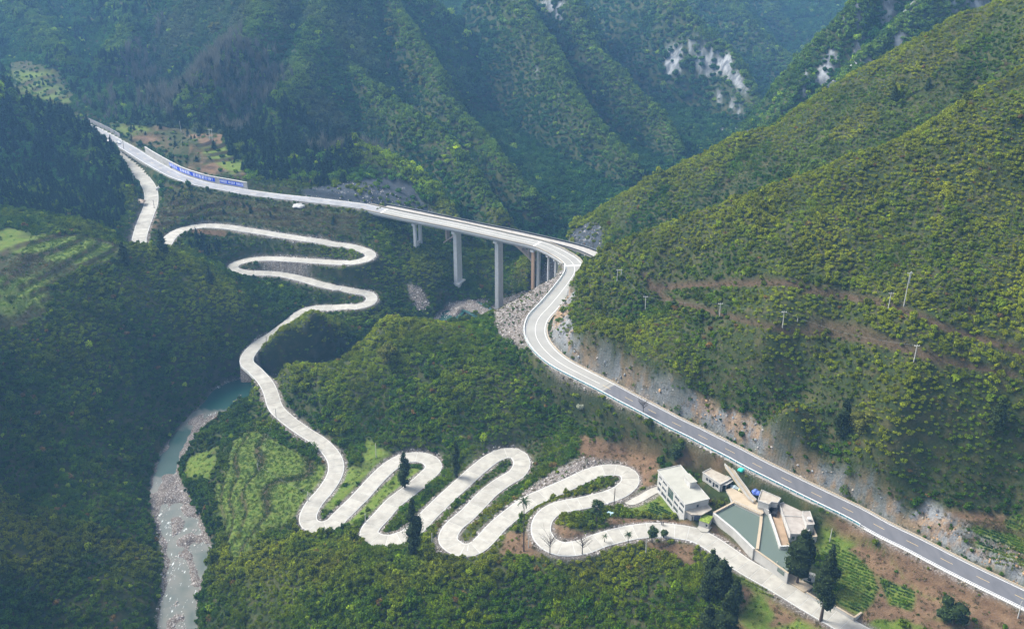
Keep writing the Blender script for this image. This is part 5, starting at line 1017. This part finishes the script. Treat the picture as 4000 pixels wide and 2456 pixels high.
# kerbs elsewhere
def kerb(name, label, cat, i0, i1, side, off, wd, z0, z1, m):
    p = MAIN[i0:i1:2]; b = p[0, :3].copy(); o = side * (p[:, 3] + off); ob_ = strip(name, p, NM[i0:i1:2], o - wd / 2, o + wd / 2, z0, z1, m, None, b); ob_.location = tuple(b); ob_['label'] = label; ob_['category'] = cat; return ob_
kerb('kerb', 'low pale kerb along the lower stretch of the main road below the fields', 'kerb', 0, ig0, gs, .55, .5, -.8, .12, m_white)
kerb('drain_kerb', 'pale drain edge at the foot of the rock cutting', 'kerb', 0, iBr0, -gs, .8, .35, -.6, .22, m_ochre)
kerb('barrier', 'low white barrier on the valley side beyond the bridge', 'barrier', iBr1 + 3, len(MAIN) - 2, NS, .5, .25, -.6, .4, m_croad)
i0 = nearest_u(MAIN, MAINu, 3200, 1950); i1 = nearest_u(MAIN, MAINu, 2760, 1730); i0, i1 = min(i0, i1), max(i0, i1)
p = MAIN[i0:i1]; o = gs * (p[:, 3] + 1.05); b = p[0, :3].copy(); e = empty('stone_retaining_wall', tuple(b), 'rough stone retaining wall below the guard rail behind the waterworks', 'wall')
for k in range(0, len(p) - 5, 5): strip('panel', p[k:k + 6], NM[i0:i1][k:k + 6], (o - .25)[k:k + 6], (o + .3 + .12 * ((k // 5) % 2))[k:k + 6] if gs > 0 else (o + .25)[k:k + 6], -4.2, -.12 - .1 * ((k // 5) % 3), m_stain, e, b)
# ------------------------------------------------------------------ banner wall
iw0 = nearest_u(MAIN, MAINu, 548, 590 - 0); iw1 = nearest_u(MAIN, MAINu, 948, 735); lo_, hi_ = min(iw0, iw1), max(iw0, iw1)
wp = MAIN[lo_:hi_ + 1]; wn = NM[lo_:hi_ + 1]; wo = -NS * (wp[:, 3] + 1.3); b = np.array([*wp[0, :3]]) - [0, 0, .6]
bw_ = empty('banner_wall', tuple(b), 'grey retaining wall behind the road topped with white coping', 'wall')
strip('wall_body', wp, wn, wo - .35, wo + .35, -.8, 4.2, m_wall, bw_, b); strip('coping', wp, wn, wo - .45, wo + .45, 4.202, 4.5, m_render, bw_, b)
XW, YW = proj(wp[:, 0], wp[:, 1], wp[:, 2])
def wrange(a, c): j = [k for k in range(len(wp)) if a <= XW[k] <= c]; return j[0], j[-1]
def banner(label, xa, xb, z0, z1, text, th, small=False):
    ja, jb = wrange(xa, xb); p = wp[ja:jb + 1]; nn2 = wn[ja:jb + 1]; o = NS * -1 * (p[:, 3] + 1.3) + NS * .42; bb_ = p[0, :3].copy(); e = empty('blue_banner', tuple(bb_), label, 'banner')
    strip('banner_cloth', p, nn2, o - .03, o + .03, z0, z1, m_blue, e, bb_)
    pth = np.column_stack([p[:, :2] + nn2 * (o + NS * .06)[:, None], p[:, 2]]); s = np.r_[0, np.cumsum(np.linalg.norm(np.diff(pth[:, :2], axis=0), axis=1))]; L_ = s[-1]
    left_first = proj(*pth[0])[0] < proj(*pth[-1])[0]; nT = len(text); size = th
    for k, chx in enumerate(text):
        if chx == ' ': continue
        f_ = (k + .5) / nT; u_ = f_ * L_ if left_first else (1 - f_) * L_
        x = np.interp(u_, s, pth[:, 0]); y = np.interp(u_, s, pth[:, 1]); z = np.interp(u_, s, pth[:, 2]); x2 = np.interp(u_ + .5, s, pth[:, 0]) - np.interp(u_ - .5, s, pth[:, 0]); y2 = np.interp(u_ + .5, s, pth[:, 1]) - np.interp(u_ - .5, s, pth[:, 1])
        ang = math.atan2(y2, x2) + (0 if left_first else math.pi)
        cu = bpy.data.curves.new('character', 'FONT'); cu.body = chx; cu.size = size; cu.align_x = 'CENTER'; cu.align_y = 'CENTER'; cu.extrude = .02; cu.offset = .03 * size / 2; cu.resolution_u = 2
        tmp = bpy.data.objects.new('character', cu); me = bpy.data.meshes.new_from_object(tmp); bpy.data.objects.remove(tmp)
        if not len(me.vertices): continue
        me.name = 'character'; me.materials.clear(); oc = link('character', me, m_text, e, (x - bb_[0], y - bb_[1], z - bb_[2] + (z0 + z1) / 2)); oc.rotation_euler = (R(90), 0, ang)
        if not small: oc.scale = (L_ / nT / size * .92, 1, 1)
        else: oc.scale = (L_ / nT / size * .9, 1, 1)
banner('long blue banner with large white Chinese characters on the retaining wall', 634, 826, .9, 3.5, '治河治水、洁净家园、五年攻坚行动！', 2.3)
banner('short blue banner with small white Chinese characters at the right end of the wall', 838, 934, .9, 3.5, '乡村致富旅游 同步全面小康 共创绿色发展', 1.9, True)
# grey fence beyond the far bend
i0 = nearest_u(MAIN, MAINu, 300, 478); i1 = nearest_u(MAIN, MAINu, 440, 545); i0, i1 = min(i0, i1), max(i0, i1)
p = MAIN[i0:i1 + 1]; o = -NS * (p[:, 3] + 1.4); b = p[0, :3].copy(); e = empty('roadside_wall', tuple(b), 'dark grey panelled wall on the outside of the far bend', 'wall')
k = 0
while k < len(p) - 3:
    strip('panel', p[k:k + 3], NM[i0:i1 + 1][k:k + 3], (o - .2)[k:k + 3], (o + .2 + .06 * (k % 4 == 0))[k:k + 3], -.5, 3.2, m_groad, e, b); k += 2
def limb(V, Fc, a, b, r):
    a = np.array(a); b = np.array(b); d = b - a; s = np.cross(d, [.3, .5, .8]); s /= np.linalg.norm(s); t = np.cross(d, s); t /= np.linalg.norm(t); o = len(V)
    for p, rr_ in ((a, r), (b, r * .5)):
        for k in range(4): V.append(p + (s * math.cos(k * 1.5708) + t * math.sin(k * 1.5708)) * rr_)
    Fc += [(o + k, o + (k + 1) % 4, o + 4 + (k + 1) % 4, o + 4 + k) for k in range(4)]
# ------------------------------------------------------------------ poles and wires
POLES = [((2417, 1107), (2421, 1050), 'h', 'paired white poles with a crossarm on the crest above the bend'), ((2521, 1209), (2521, 1155), 'c', 'slim white pole with crossarm on the dry slope right of the paired poles'),
 ((2810, 1242), (2814, 1182), 'c', 'white pole with crossarm below the upper track, left one of two'), ((3055, 1288), (3063, 1214), 'c', 'white pole with crossarm in the middle of the right hillside'), ((3114, 1260), (3116, 1235), 'p', 'short bare stub pole on the dark patch of the hillside'),
 ((3568, 1418), (3584, 1345), 'c', 'leaning white pole on the brown strip at the right'), ((3529, 1200), (3557, 1062), 't', 'tallest white double topped pole above the upper track'), ((3468, 1212), (3483, 1140), 'c', 'thin grey pole just left of the tallest pole'),
 ((708, 517), (700, 472), 'p', 'single white pole in the red fields beyond the banner'), ((824, 550), (824, 503), 'h', 'pair of white poles with a crossbar in the red fields'), ((1010, 1841), (1004, 1809), 'p', 'short white pole standing in the bright meadow'),
 ((1204, 1958), (1203, 1918), 'p', 'white pole at the outer edge of the leftmost bottom hairpin'), ((1469, 1787), (1468, 1730), 'p', 'white pole in the small triangular meadow'), ((1428, 2040), (1426, 2003), 'p', 'white pole left of the second bottom hairpin'),
 ((1615, 2160), (1613, 2128), 'p', 'white pole at the foot of the dark conifer'), ((1687, 2115), (1688, 2080), 'p', 'white pole between the conifer and the third hairpin'), ((2398, 1968), (2404, 1905), 'd', 'dark timber pole on the lane near the driveway junction'),
 ((2065, 2138), (2065, 2084), 'p', 'grey pole in the brown garden inside the loops'), ((2523, 2163), (2524, 2096), 'p', 'grey concrete pole below the small lane side trees'), ((3240, 2118), (3252, 2062), 'p', 'grey pole in the vegetable strip below the ploughed field'),
 ((3028, 2238), (3036, 2190), 'p', 'small pale pole at the pond tip beside the cypress'), ((1041, 1356), (1042, 1313), 'd', 'dark pole beside the lane above the river crossing'), ((1079, 1633), (1077, 1594), 'p', 'grey pole at the lane edge above the meadow'), ((3975, 2415), (3990, 2345), 'p', 'concrete pole at the bottom right field corner'),
 ((485, 592), (480, 545), 'd', 'thin dark lamp pole beside the white car'), ((522, 715), (520, 680), 'p', 'thin grey pole on the valley side of the upper lane'), ((603, 815), (598, 780), 'd', 'dark pole crossing the upper lane at its bend')]
tops = {}
def top_z(px, py, Y): x, y, d = ray(px, py); return CAMZ + d / y * Y
for (bp, tp_, kd, lab) in POLES:
    x, y, z = hit(*bp); h = max(3.0, top_z(tp_[0], tp_[1], y) - z); lean = ((tp_[0] - 2000) / F * ((y) * 1.0) / ray(*tp_)[1] - x); lean = max(-1.2, min(1.2, lean)) * .6
    e = empty('utility_pole', (x, y, z - .2), lab, 'pole', 'utility poles along the slopes and lanes'); mm = m_dpole if kd == 'd' else m_pole
    def shaft(dx, hh): 
        o = cyl('shaft', .20, 0, hh, mm, e, (dx, 0, 0), 8, .13); o.rotation_euler = (0, math.atan2(lean, hh), 0)
    if kd == 'h': shaft(-.9, h); shaft(.9, h); cb = pyd('crossarm', *(lambda V, Fc: (prism_v([(-1.5, -.1), (1.5, -.1), (1.5, .1), (-1.5, .1)], h - .6, h - .4, V, Fc), (V, Fc))[1])([], [])); link('crossarm', cb, m_pole, e)
    else:
        shaft(0, h)
        if kd in 'ct':
            V = []; Fc = []; prism_v([(lean - 1.0, -.08), (lean + 1.0, -.08), (lean + 1.0, .08), (lean - 1.0, .08)], h - .5, h - .35, V, Fc); link('crossarm', pyd('crossarm', V, Fc), m_pole, e)
            for s in (-.9, 0, .9): cyl('insulator', .09, h - .35, h - .05, m_white, e, (lean + s, 0, 0), 6)
        if kd == 't': cyl('second_shaft', .16, h * .68, h * 1.02, m_pole, e, (lean + .35, 0, 0), 8)
    tops[lab] = (x + lean, y, z + h - .3)
def wire(label, a, b, sag=1.5):
    pts = [np.array(a) * (1 - t) + np.array(b) * t - np.array([0, 0, 4 * sag * t * (1 - t)]) for t in np.linspace(0, 1, 14)]; V = []; Fc = []
    for k in range(13): limb(V, Fc, pts[k] - np.array(a), pts[k + 1] - np.array(a), .03)
    link('power_line', pyd('power_line', V, Fc), m_wire, None, a, label=label, category='cable')
tl = list(tops.values())
wire('power line from the crest poles to the pole on the dry slope', tl[0], tl[1]); wire('power line between the two poles left on the hillside', tl[1], tl[2]); wire('power line between the two middle hillside poles', tl[2], tl[3]); wire('power line from the middle pole to the leaning pole', tl[3], tl[5], 2.5); wire('thin line running left from the tallest pole', tl[6], tl[7], .8)
wire('thin line from the lane pole down towards the meadow', tl[22], tl[10], 1.5); wire('thin line over the meadow towards the bottom hairpin', tl[10], tl[11], 1.5)
# ------------------------------------------------------------------ car, canopies, walkers
def car(px, py, z):
    i = nearest_u(MAIN, MAINu, px, py); x, y, _ = P(px, py, MAIN[i, 2]); e = empty('parked_car', (x, y, MAIN[i, 2] + .02), 'white car driving on the main road beyond the banner wall', 'car'); e.rotation_euler = (0, 0, math.atan2(TM[i, 1], TM[i, 0])); e.name = 'white_car'
    prof = [(-2.2, .35), (-2.25, .8), (-1.6, .95), (-1.1, 1.42), (.5, 1.45), (1.1, 1.0), (2.05, .85), (2.2, .5), (2.15, .35)]; V = []; Fc = []; k = len(prof)
    for s, in ((-.88,), (.88,)): V += [(a, s * (1 if b < 1 else .82), b) for a, b in prof]
    Fc = [tuple(range(k)), tuple(range(k, 2 * k))[::-1]] + [(a, (a + 1) % k, k + (a + 1) % k, k + a) for a in range(k)]; link('body', tidy(pyd('body', V, Fc)), mat('white_car_paint', (.75, .76, .78), .3), e)
    gl = [(-1.45, .97), (-1.12, 1.36), (.48, 1.39), (.95, 1.0)]; V = [(a, s * .9 if b < 1.1 else s * .76, b) for s in (-1, 1) for a, b in gl]; link('windows', tidy(pyd('windows', V, [(0, 1, 2, 3), (7, 6, 5, 4), (0, 4, 5, 1), (2, 6, 7, 3)])), m_glass, e)
    for a in (-1.4, 1.35):
        for s in (-.85, .85): o = cyl('wheel', .33, -.1, .1, m_dark, e, (a, s, .33), 12); o.rotation_euler = (R(90), 0, 0)
car(463, 560, 35)
for k, (px, py, lab) in enumerate(((318, 502, 'red canopy by the road at the edge of the dark trees'), (335, 497, 'small red canopy nearer the road edge'))):
    i = nearest_u(MAIN, MAINu, px, py); x, y, z = P(px, py, 35.5); e = empty('red_canopy', (x, y, z - .5), lab, 'canopy'); 
    link('canopy_cloth', pyd('canopy_cloth', [(-2, -1.5, 2.6), (2, -1.5, 2.6), (2, 1.5, 2.6), (-2, 1.5, 2.6), (0, 0, 3.3)], [(0, 1, 4), (1, 2, 4), (2, 3, 4), (3, 0, 4), (3, 2, 1, 0)]), m_red, e)
    for a in (-1.8, 1.8):
        for s in (-1.3, 1.3): cyl('leg', .05, 0, 2.6, m_metal, e, (a, s, 0), 6)
def person(px, py, lab, seed):
    x, y, z = P(px, py, 12.9); e = bpy.data.meshes.new('person'); g = random.Random(seed); st = .14
    v = [(0, 0, .92), (0, 0, 1.15), (0, 0, 1.38), (0, 0, 1.5), (0, .02, 1.66), (.11, st, .50), (.11, st - .03, .08), (.11, st + .12, .04), (-.11, -st, .50), (-.11, -st - .08, .08), (-.11, -st + .07, .04), (.2, 0, 1.36), (.25, -.08, 1.08), (.24, .06, .86), (-.2, 0, 1.36), (-.25, .08, 1.08), (-.24, .2, .88), (.1, 0, .9), (-.1, 0, .9)]
    ed = [(0, 1), (1, 2), (2, 3), (3, 4), (0, 17), (17, 5), (5, 6), (6, 7), (0, 18), (18, 8), (8, 9), (9, 10), (2, 11), (11, 12), (12, 13), (2, 14), (14, 15), (15, 16)]
    rad = [.14, .13, .16, .06, .11, .085, .05, .045, .085, .05, .045, .07, .05, .04, .07, .05, .04, .11, .11]
    e.from_pydata(v, ed, []); o = bpy.data.objects.new('person', e); COL.objects.link(o); o.location = (x, y, z + .0); m = o.modifiers.new('skin', 'SKIN'); o.modifiers.new('sub', 'SUBSURF').levels = 1
    for k, r_ in enumerate(rad): e.skin_vertices[0].data[k].radius = (r_, r_)
    e.skin_vertices[0].data[0].use_root = True; e.materials.append(mat('dark_clothes', (.03, .025, .03), .9)); o['label'] = lab; o['category'] = 'person'; o.rotation_euler = (0, 0, R(70)); o.scale = (1.15, 1.15, 1.15)
person(2584, 2051, 'walker in dark clothes on the lane edge, left of a pair', 1); person(2590, 2050, 'walker in dark clothes close behind the first one', 2)
# ------------------------------------------------------------------ single trees
m_cy = leaf_mat_solid('cypress_foliage', (.052, .080, .028), .2); m_ev = leaf_mat_solid('evergreen_foliage', (.065, .105, .035)); m_yl = leaf_mat_solid('yellow_foliage', (.20, .22, .045)); m_br = leaf_mat_solid('reddish_fronds', (.10, .05, .035)); m_bt = leaf_mat_solid('bare_twigs', (.16, .13, .11), 0)
def trunk_mesh(h, r, lean=0):
    V = []; Fc = []; S = 7; rings = 5
    for k in range(rings):
        t = k / (rings - 1); rr_ = r * (1 - .6 * t)
        for j in range(S): a = 6.283 * j / S; V.append((math.cos(a) * rr_ + lean * t + .05 * math.sin(3 * k), math.sin(a) * rr_, t * h))
    for k in range(rings - 1):
        for j in range(S): Fc.append((k * S + j, k * S + (j + 1) % S, (k + 1) * S + (j + 1) % S, (k + 1) * S + j))
    return pyd('trunk', V, Fc, True)
def tree(name, lab, base_px, top_px, wpx, kind, seed, trunk_frac=.2, cat='tree', m=None):
    x, y, z = hit(*base_px); h = max(2.5, top_z(top_px[0], top_px[1], y) - z); d = math.hypot(y, CAMZ - z); rad = wpx / 2 / F * d * 1.0; g = random.Random(seed)
    e = empty(name, (x, y, z - .15), lab, cat, {'cypress_tree': 'dark cypresses beside the lane', 'conifer_tree': 'single dark conifers', 'yellow_tree': 'yellow trees on the far mountain', 'fan_palm': 'palms by the hairpins', 'bare_tree': 'leafless trees by the roads', 'bamboo_clump': 'bamboo clumps', 'round_tree': 'leafy trees near the loops', 'yellow_bush': 'yellow bushes'}.get(name)); tf = trunk_frac
    lx = x * 0
    if kind == 'bare':
        V = []; Fc = []
        link('trunk', trunk_mesh(h * .6, .10 + h * .012), m_bt, e)
        for k in range(46):
            z0 = h * (.3 + .45 * g.random()); a = g.random() * 6.28; L_ = h * (.18 + .25 * g.random()); q = (math.cos(a) * L_ * .7, math.sin(a) * L_ * .7, z0 + L_ * .8); limb(V, Fc, (0, 0, z0), q, .05)
            for k2 in range(2): a2 = a + g.uniform(-1, 1); limb(V, Fc, np.array(q) * .99, (q[0] + math.cos(a2) * L_ * .4, q[1] + math.sin(a2) * L_ * .4, q[2] + L_ * .4), .03)
        link('branches', pyd('branches', V, Fc), m_bark, e); return e
    if kind == 'palm':
        link('trunk', trunk_mesh(h * .9, .14 + .006 * h), m_bark, e); V = []; Fc = []; LV = []
        for k in range(34):
            a = g.random() * 6.28; el = g.uniform(-.9, .9); prev = np.array([0, 0, h * .9])
            for j in range(4):
                L_ = rad * .35; el2 = el - j * .35; nx_ = prev + np.array([math.cos(a) * math.cos(el2), math.sin(a) * math.cos(el2), math.sin(el2)]) * L_; s = np.array([-math.sin(a), math.cos(a), 0]) * rad * .10 * (1 - .18 * j); o = len(V); V += [prev - s, prev + s, nx_ + s * .8, nx_ - s * .8]; Fc.append((o, o + 1, o + 2, o + 3)); LV += [.7 + .5 * g.random()] * 4; prev = nx_
        link('crown', leaf_mesh('crown', V, Fc, LV, m or m_cy), None, e); return e
    link('trunk', trunk_mesh(h * (tf + .25), .16 + .018 * h), m_bark, e)
    ch = h * (1 - tf); lobes = []
    if kind == 'cypress':
        nl = 22
        for k in range(nl):
            t = (k + .5) / nl; prof = math.sin(math.pi * min(1, t * .92 + .10)) ** .5 * (1 - .12 * t); a = g.random() * 6.28; rr_ = rad * prof; lobes.append((math.cos(a) * rr_ * .45, math.sin(a) * rr_ * .45, h * tf + ch * t, max(rr_ * .75, rad * .35), ch * .08 + rad * .14))
        n_ = 1700; ls = .26
    elif kind == 'spire':
        nl = 16
        for k in range(nl):
            t = (k + .5) / nl; rr_ = rad * (1 - t) ** .75 + rad * .12; a = g.random() * 6.28; lobes.append((math.cos(a) * rr_ * .25, math.sin(a) * rr_ * .25, h * tf + ch * t, rr_ * .8, ch * .07 + rad * .15))
        n_ = 1300; ls = .24
    else:
        for k in range(13):
            a = g.random() * 6.28; u_ = g.random(); rr_ = rad * .62 * math.sqrt(u_); zz = g.uniform(.15, .85); lobes.append((math.cos(a) * rr_, math.sin(a) * rr_, h * tf + ch * zz * .9, rad * g.uniform(.32, .52), rad * g.uniform(.28, .42)))
        n_ = 1100; ls = .24
    V, Fc, LV = leaves(seed, lobes, n_, ls, core=.8, up=-.95); link('crown', leaf_mesh('crown', V, Fc, LV, m or (m_cy if kind != 'round' else m_ev)), None, e)
    V = []; Fc = []
    for k in range(4): a = k * 1.57 + g.random(); limb(V, Fc, (0, 0, h * (tf * .8 + .05 * k)), (math.cos(a) * rad * .6, math.sin(a) * rad * .6, h * (tf + .2 + .08 * k)), .07)
    link('limbs', pyd('limbs', V, Fc), m_bark, e); return e
TREES = [
 ('cypress_tree', 'broad dark cypress standing at the pond tip', (3113, 2281), (3120, 2078), 118, 'cypress', 1, .22), ('cypress_tree', 'tallest dark cypress with bare trunk at the lane edge', (3206, 2424), (3232, 2180), 104, 'cypress', 2, .24), ('cypress_tree', 'smaller cypress directly behind the tallest one', (3228, 2290), (3232, 2128), 48, 'cypress', 3, .12),
 ('cypress_tree', 'dark pointed cypress at the top left of the lane side clump', (2776, 2262), (2783, 2150), 62, 'cypress', 4, .1), ('cypress_tree', 'wide cypress in the middle of the lane side clump', (2813, 2330), (2838, 2192), 92, 'cypress', 5, .12), ('cypress_tree', 'small cypress at the left of the lane side clump', (2755, 2345), (2762, 2232), 50, 'cypress', 6, .08), ('cypress_tree', 'slender cypress at the right of the lane side clump', (2865, 2395), (2863, 2262), 56, 'cypress', 7, .08), ('cypress_tree', 'large cypress at the bottom of the clump cut by the frame', (2830, 2520), (2832, 2330), 105, 'cypress', 8, .08), ('cypress_tree', 'low cypress left of the one cut by the frame', (2760, 2500), (2765, 2362), 74, 'cypress', 9, .06),
 ('conifer_tree', 'tall dark conifer between the second and third hairpins', (1622, 2168), (1628, 1955), 72, 'cypress', 10, .08), ('conifer_tree', 'dark tree inside the first hairpin top', (1582, 1905), (1572, 1772), 52, 'cypress', 11, .1), ('conifer_tree', 'narrow dark tree above the second leg of the bends', (1783, 1862), (1784, 1725), 34, 'cypress', 12, .1),
 ('fan_palm', 'tall thin palm with brown drooping fronds above the loops', (2046, 2152), (2046, 1932), 46, 'palm', 13, .8), ('round_tree', 'leafy tree in the garden of the last loop', (2330, 2040), (2328, 1935), 62, 'round', 14, .25),
 ('round_tree', 'leafy lane side tree with clear trunk, larger of two', (2546, 2118), (2553, 2056), 48, 'round', 15, .35), ('round_tree', 'smaller leafy tree right of the larger lane side tree', (2592, 2100), (2594, 2066), 32, 'round', 16, .3), ('fan_palm', 'small dark palm at the lane edge left of the leafy trees', (2453, 2122), (2452, 2078), 30, 'palm', 17, .8), ('fan_palm', 'tiny dark palm at the lane edge nearer the hairpin', (2361, 2118), (2361, 2088), 22, 'palm', 18, .8),
 ('bare_tree', 'leafless pale tree on the outside of the last hairpin', (2148, 2165), (2143, 2085), 60, 'bare', 19), ('bare_tree', 'thin leafless tree right of the pale one on the lane edge', (2274, 2165), (2272, 2090), 20, 'bare', 20), ('bare_tree', 'leafless dark tree below the guard rail on the bank', (2512, 1612), (2508, 1560), 30, 'bare', 21),
 ('conifer_tree', 'tall dark conifer on the left knoll behind the terraces', (491, 1045), (488, 948), 46, 'cypress', 22, .05), ('conifer_tree', 'dark pointed conifer on the knoll beside the end of the lane', (636, 985), (626, 898), 56, 'spire', 23, .05), ('conifer_tree', 'dark conifer low on the right side of the knoll', (820, 1102), (822, 1040), 46, 'spire', 24, .05),
 ('yellow_tree', 'pale yellow flowering tree high on the far mountain', (842, 140), (843, 78), 50, 'round', 25, .05, m_yl), ('yellow_tree', 'tall pale yellow tree on the far mountain face', (1522, 150), (1518, 55), 44, 'round', 26, .05, m_yl), ('yellow_tree', 'yellow green tree lower on the far mountain face', (1610, 330), (1608, 262), 44, 'round', 27, .05, m_yl), ('yellow_tree', 'second yellow green tree left of the lower one', (1652, 335), (1650, 290), 34, 'round', 37, .05, m_yl),
 ('yellow_bush', 'bright yellow green bush under the banner road', (735, 778), (735, 742), 30, 'round', 28, .05, m_yl), ('yellow_bush', 'yellow bamboo clump on the centre hill', (1515, 1420), (1512, 1345), 86, 'round', 29, .05, m_yl), ('bamboo_clump', 'green bamboo clump below the main road at the brown bank', (2640, 1800), (2630, 1715), 70, 'round', 30, .05, m_ev), ('yellow_bush', 'large yellow bush at the foot of the dark hillside', (3348, 1700), (3350, 1590), 110, 'round', 31, .05, m_yl),
 ('conifer_tree', 'dark conifer in the middle of the right hillside', (3490, 395), (3492, 335), 34, 'spire', 32, .05), ('conifer_tree', 'dark conifer left of the other one on the right hillside', (3622, 350), (3624, 302), 30, 'spire', 33, .05), ('conifer_tree', 'dark broad tree above the cutting at the right', (3285, 1700), (3280, 1560), 70, 'cypress', 34, .05), ('conifer_tree', 'dark tree high at the right edge of the scrub', (3890, 1680), (3890, 1560), 60, 'cypress', 35, .05),
 ('bamboo_clump', 'olive bamboo clump at the bottom right corner field', (3720, 2440), (3720, 2345), 130, 'round', 36, .05, m_ev), ('white_bush', 'white flowering bush on the centre hill slope', (2268, 1610), (2266, 1575), 36, 'round', 38, .02, leaf_mat_solid('white_blossom', (.42, .45, .34))),
]
for t in TREES: tree(t[0], t[1], t[2], t[3], t[4], t[5], t[6], *(t[7:8] or (.2,)), m=(t[8] if len(t) > 8 else None))
# ------------------------------------------------------------------ air
hb = bmesh.new(); bmesh.ops.create_cube(hb, size=1.0); hm = bpy.data.meshes.new('haze'); hb.to_mesh(hm); hb.free()
hz_ = bpy.data.materials.new('haze'); hz_.use_nodes = True; t = hz_.node_tree; t.nodes.remove(t.nodes['Principled BSDF'])
pv = t.nodes.new('ShaderNodeVolumePrincipled'); pv.inputs['Color'].default_value = (.26, .56, 1.0, 1); pv.inputs['Density'].default_value = HAZE; pv.inputs['Anisotropy'].default_value = .2
t.links.new(pv.outputs[0], t.nodes['Material Output'].inputs['Volume'])
hm.materials.append(hz_); haze = bpy.data.objects.new('haze', hm); COL.objects.link(haze); haze['kind'] = 'stuff'
zt = max(float(H.max()) + 12, CAMZ + 8); zb = float(min(H.min(), az_.min())) - 2
haze.scale = (6600, 6200, zt - zb); haze.location = (0, 2250, (zt + zb) / 2)
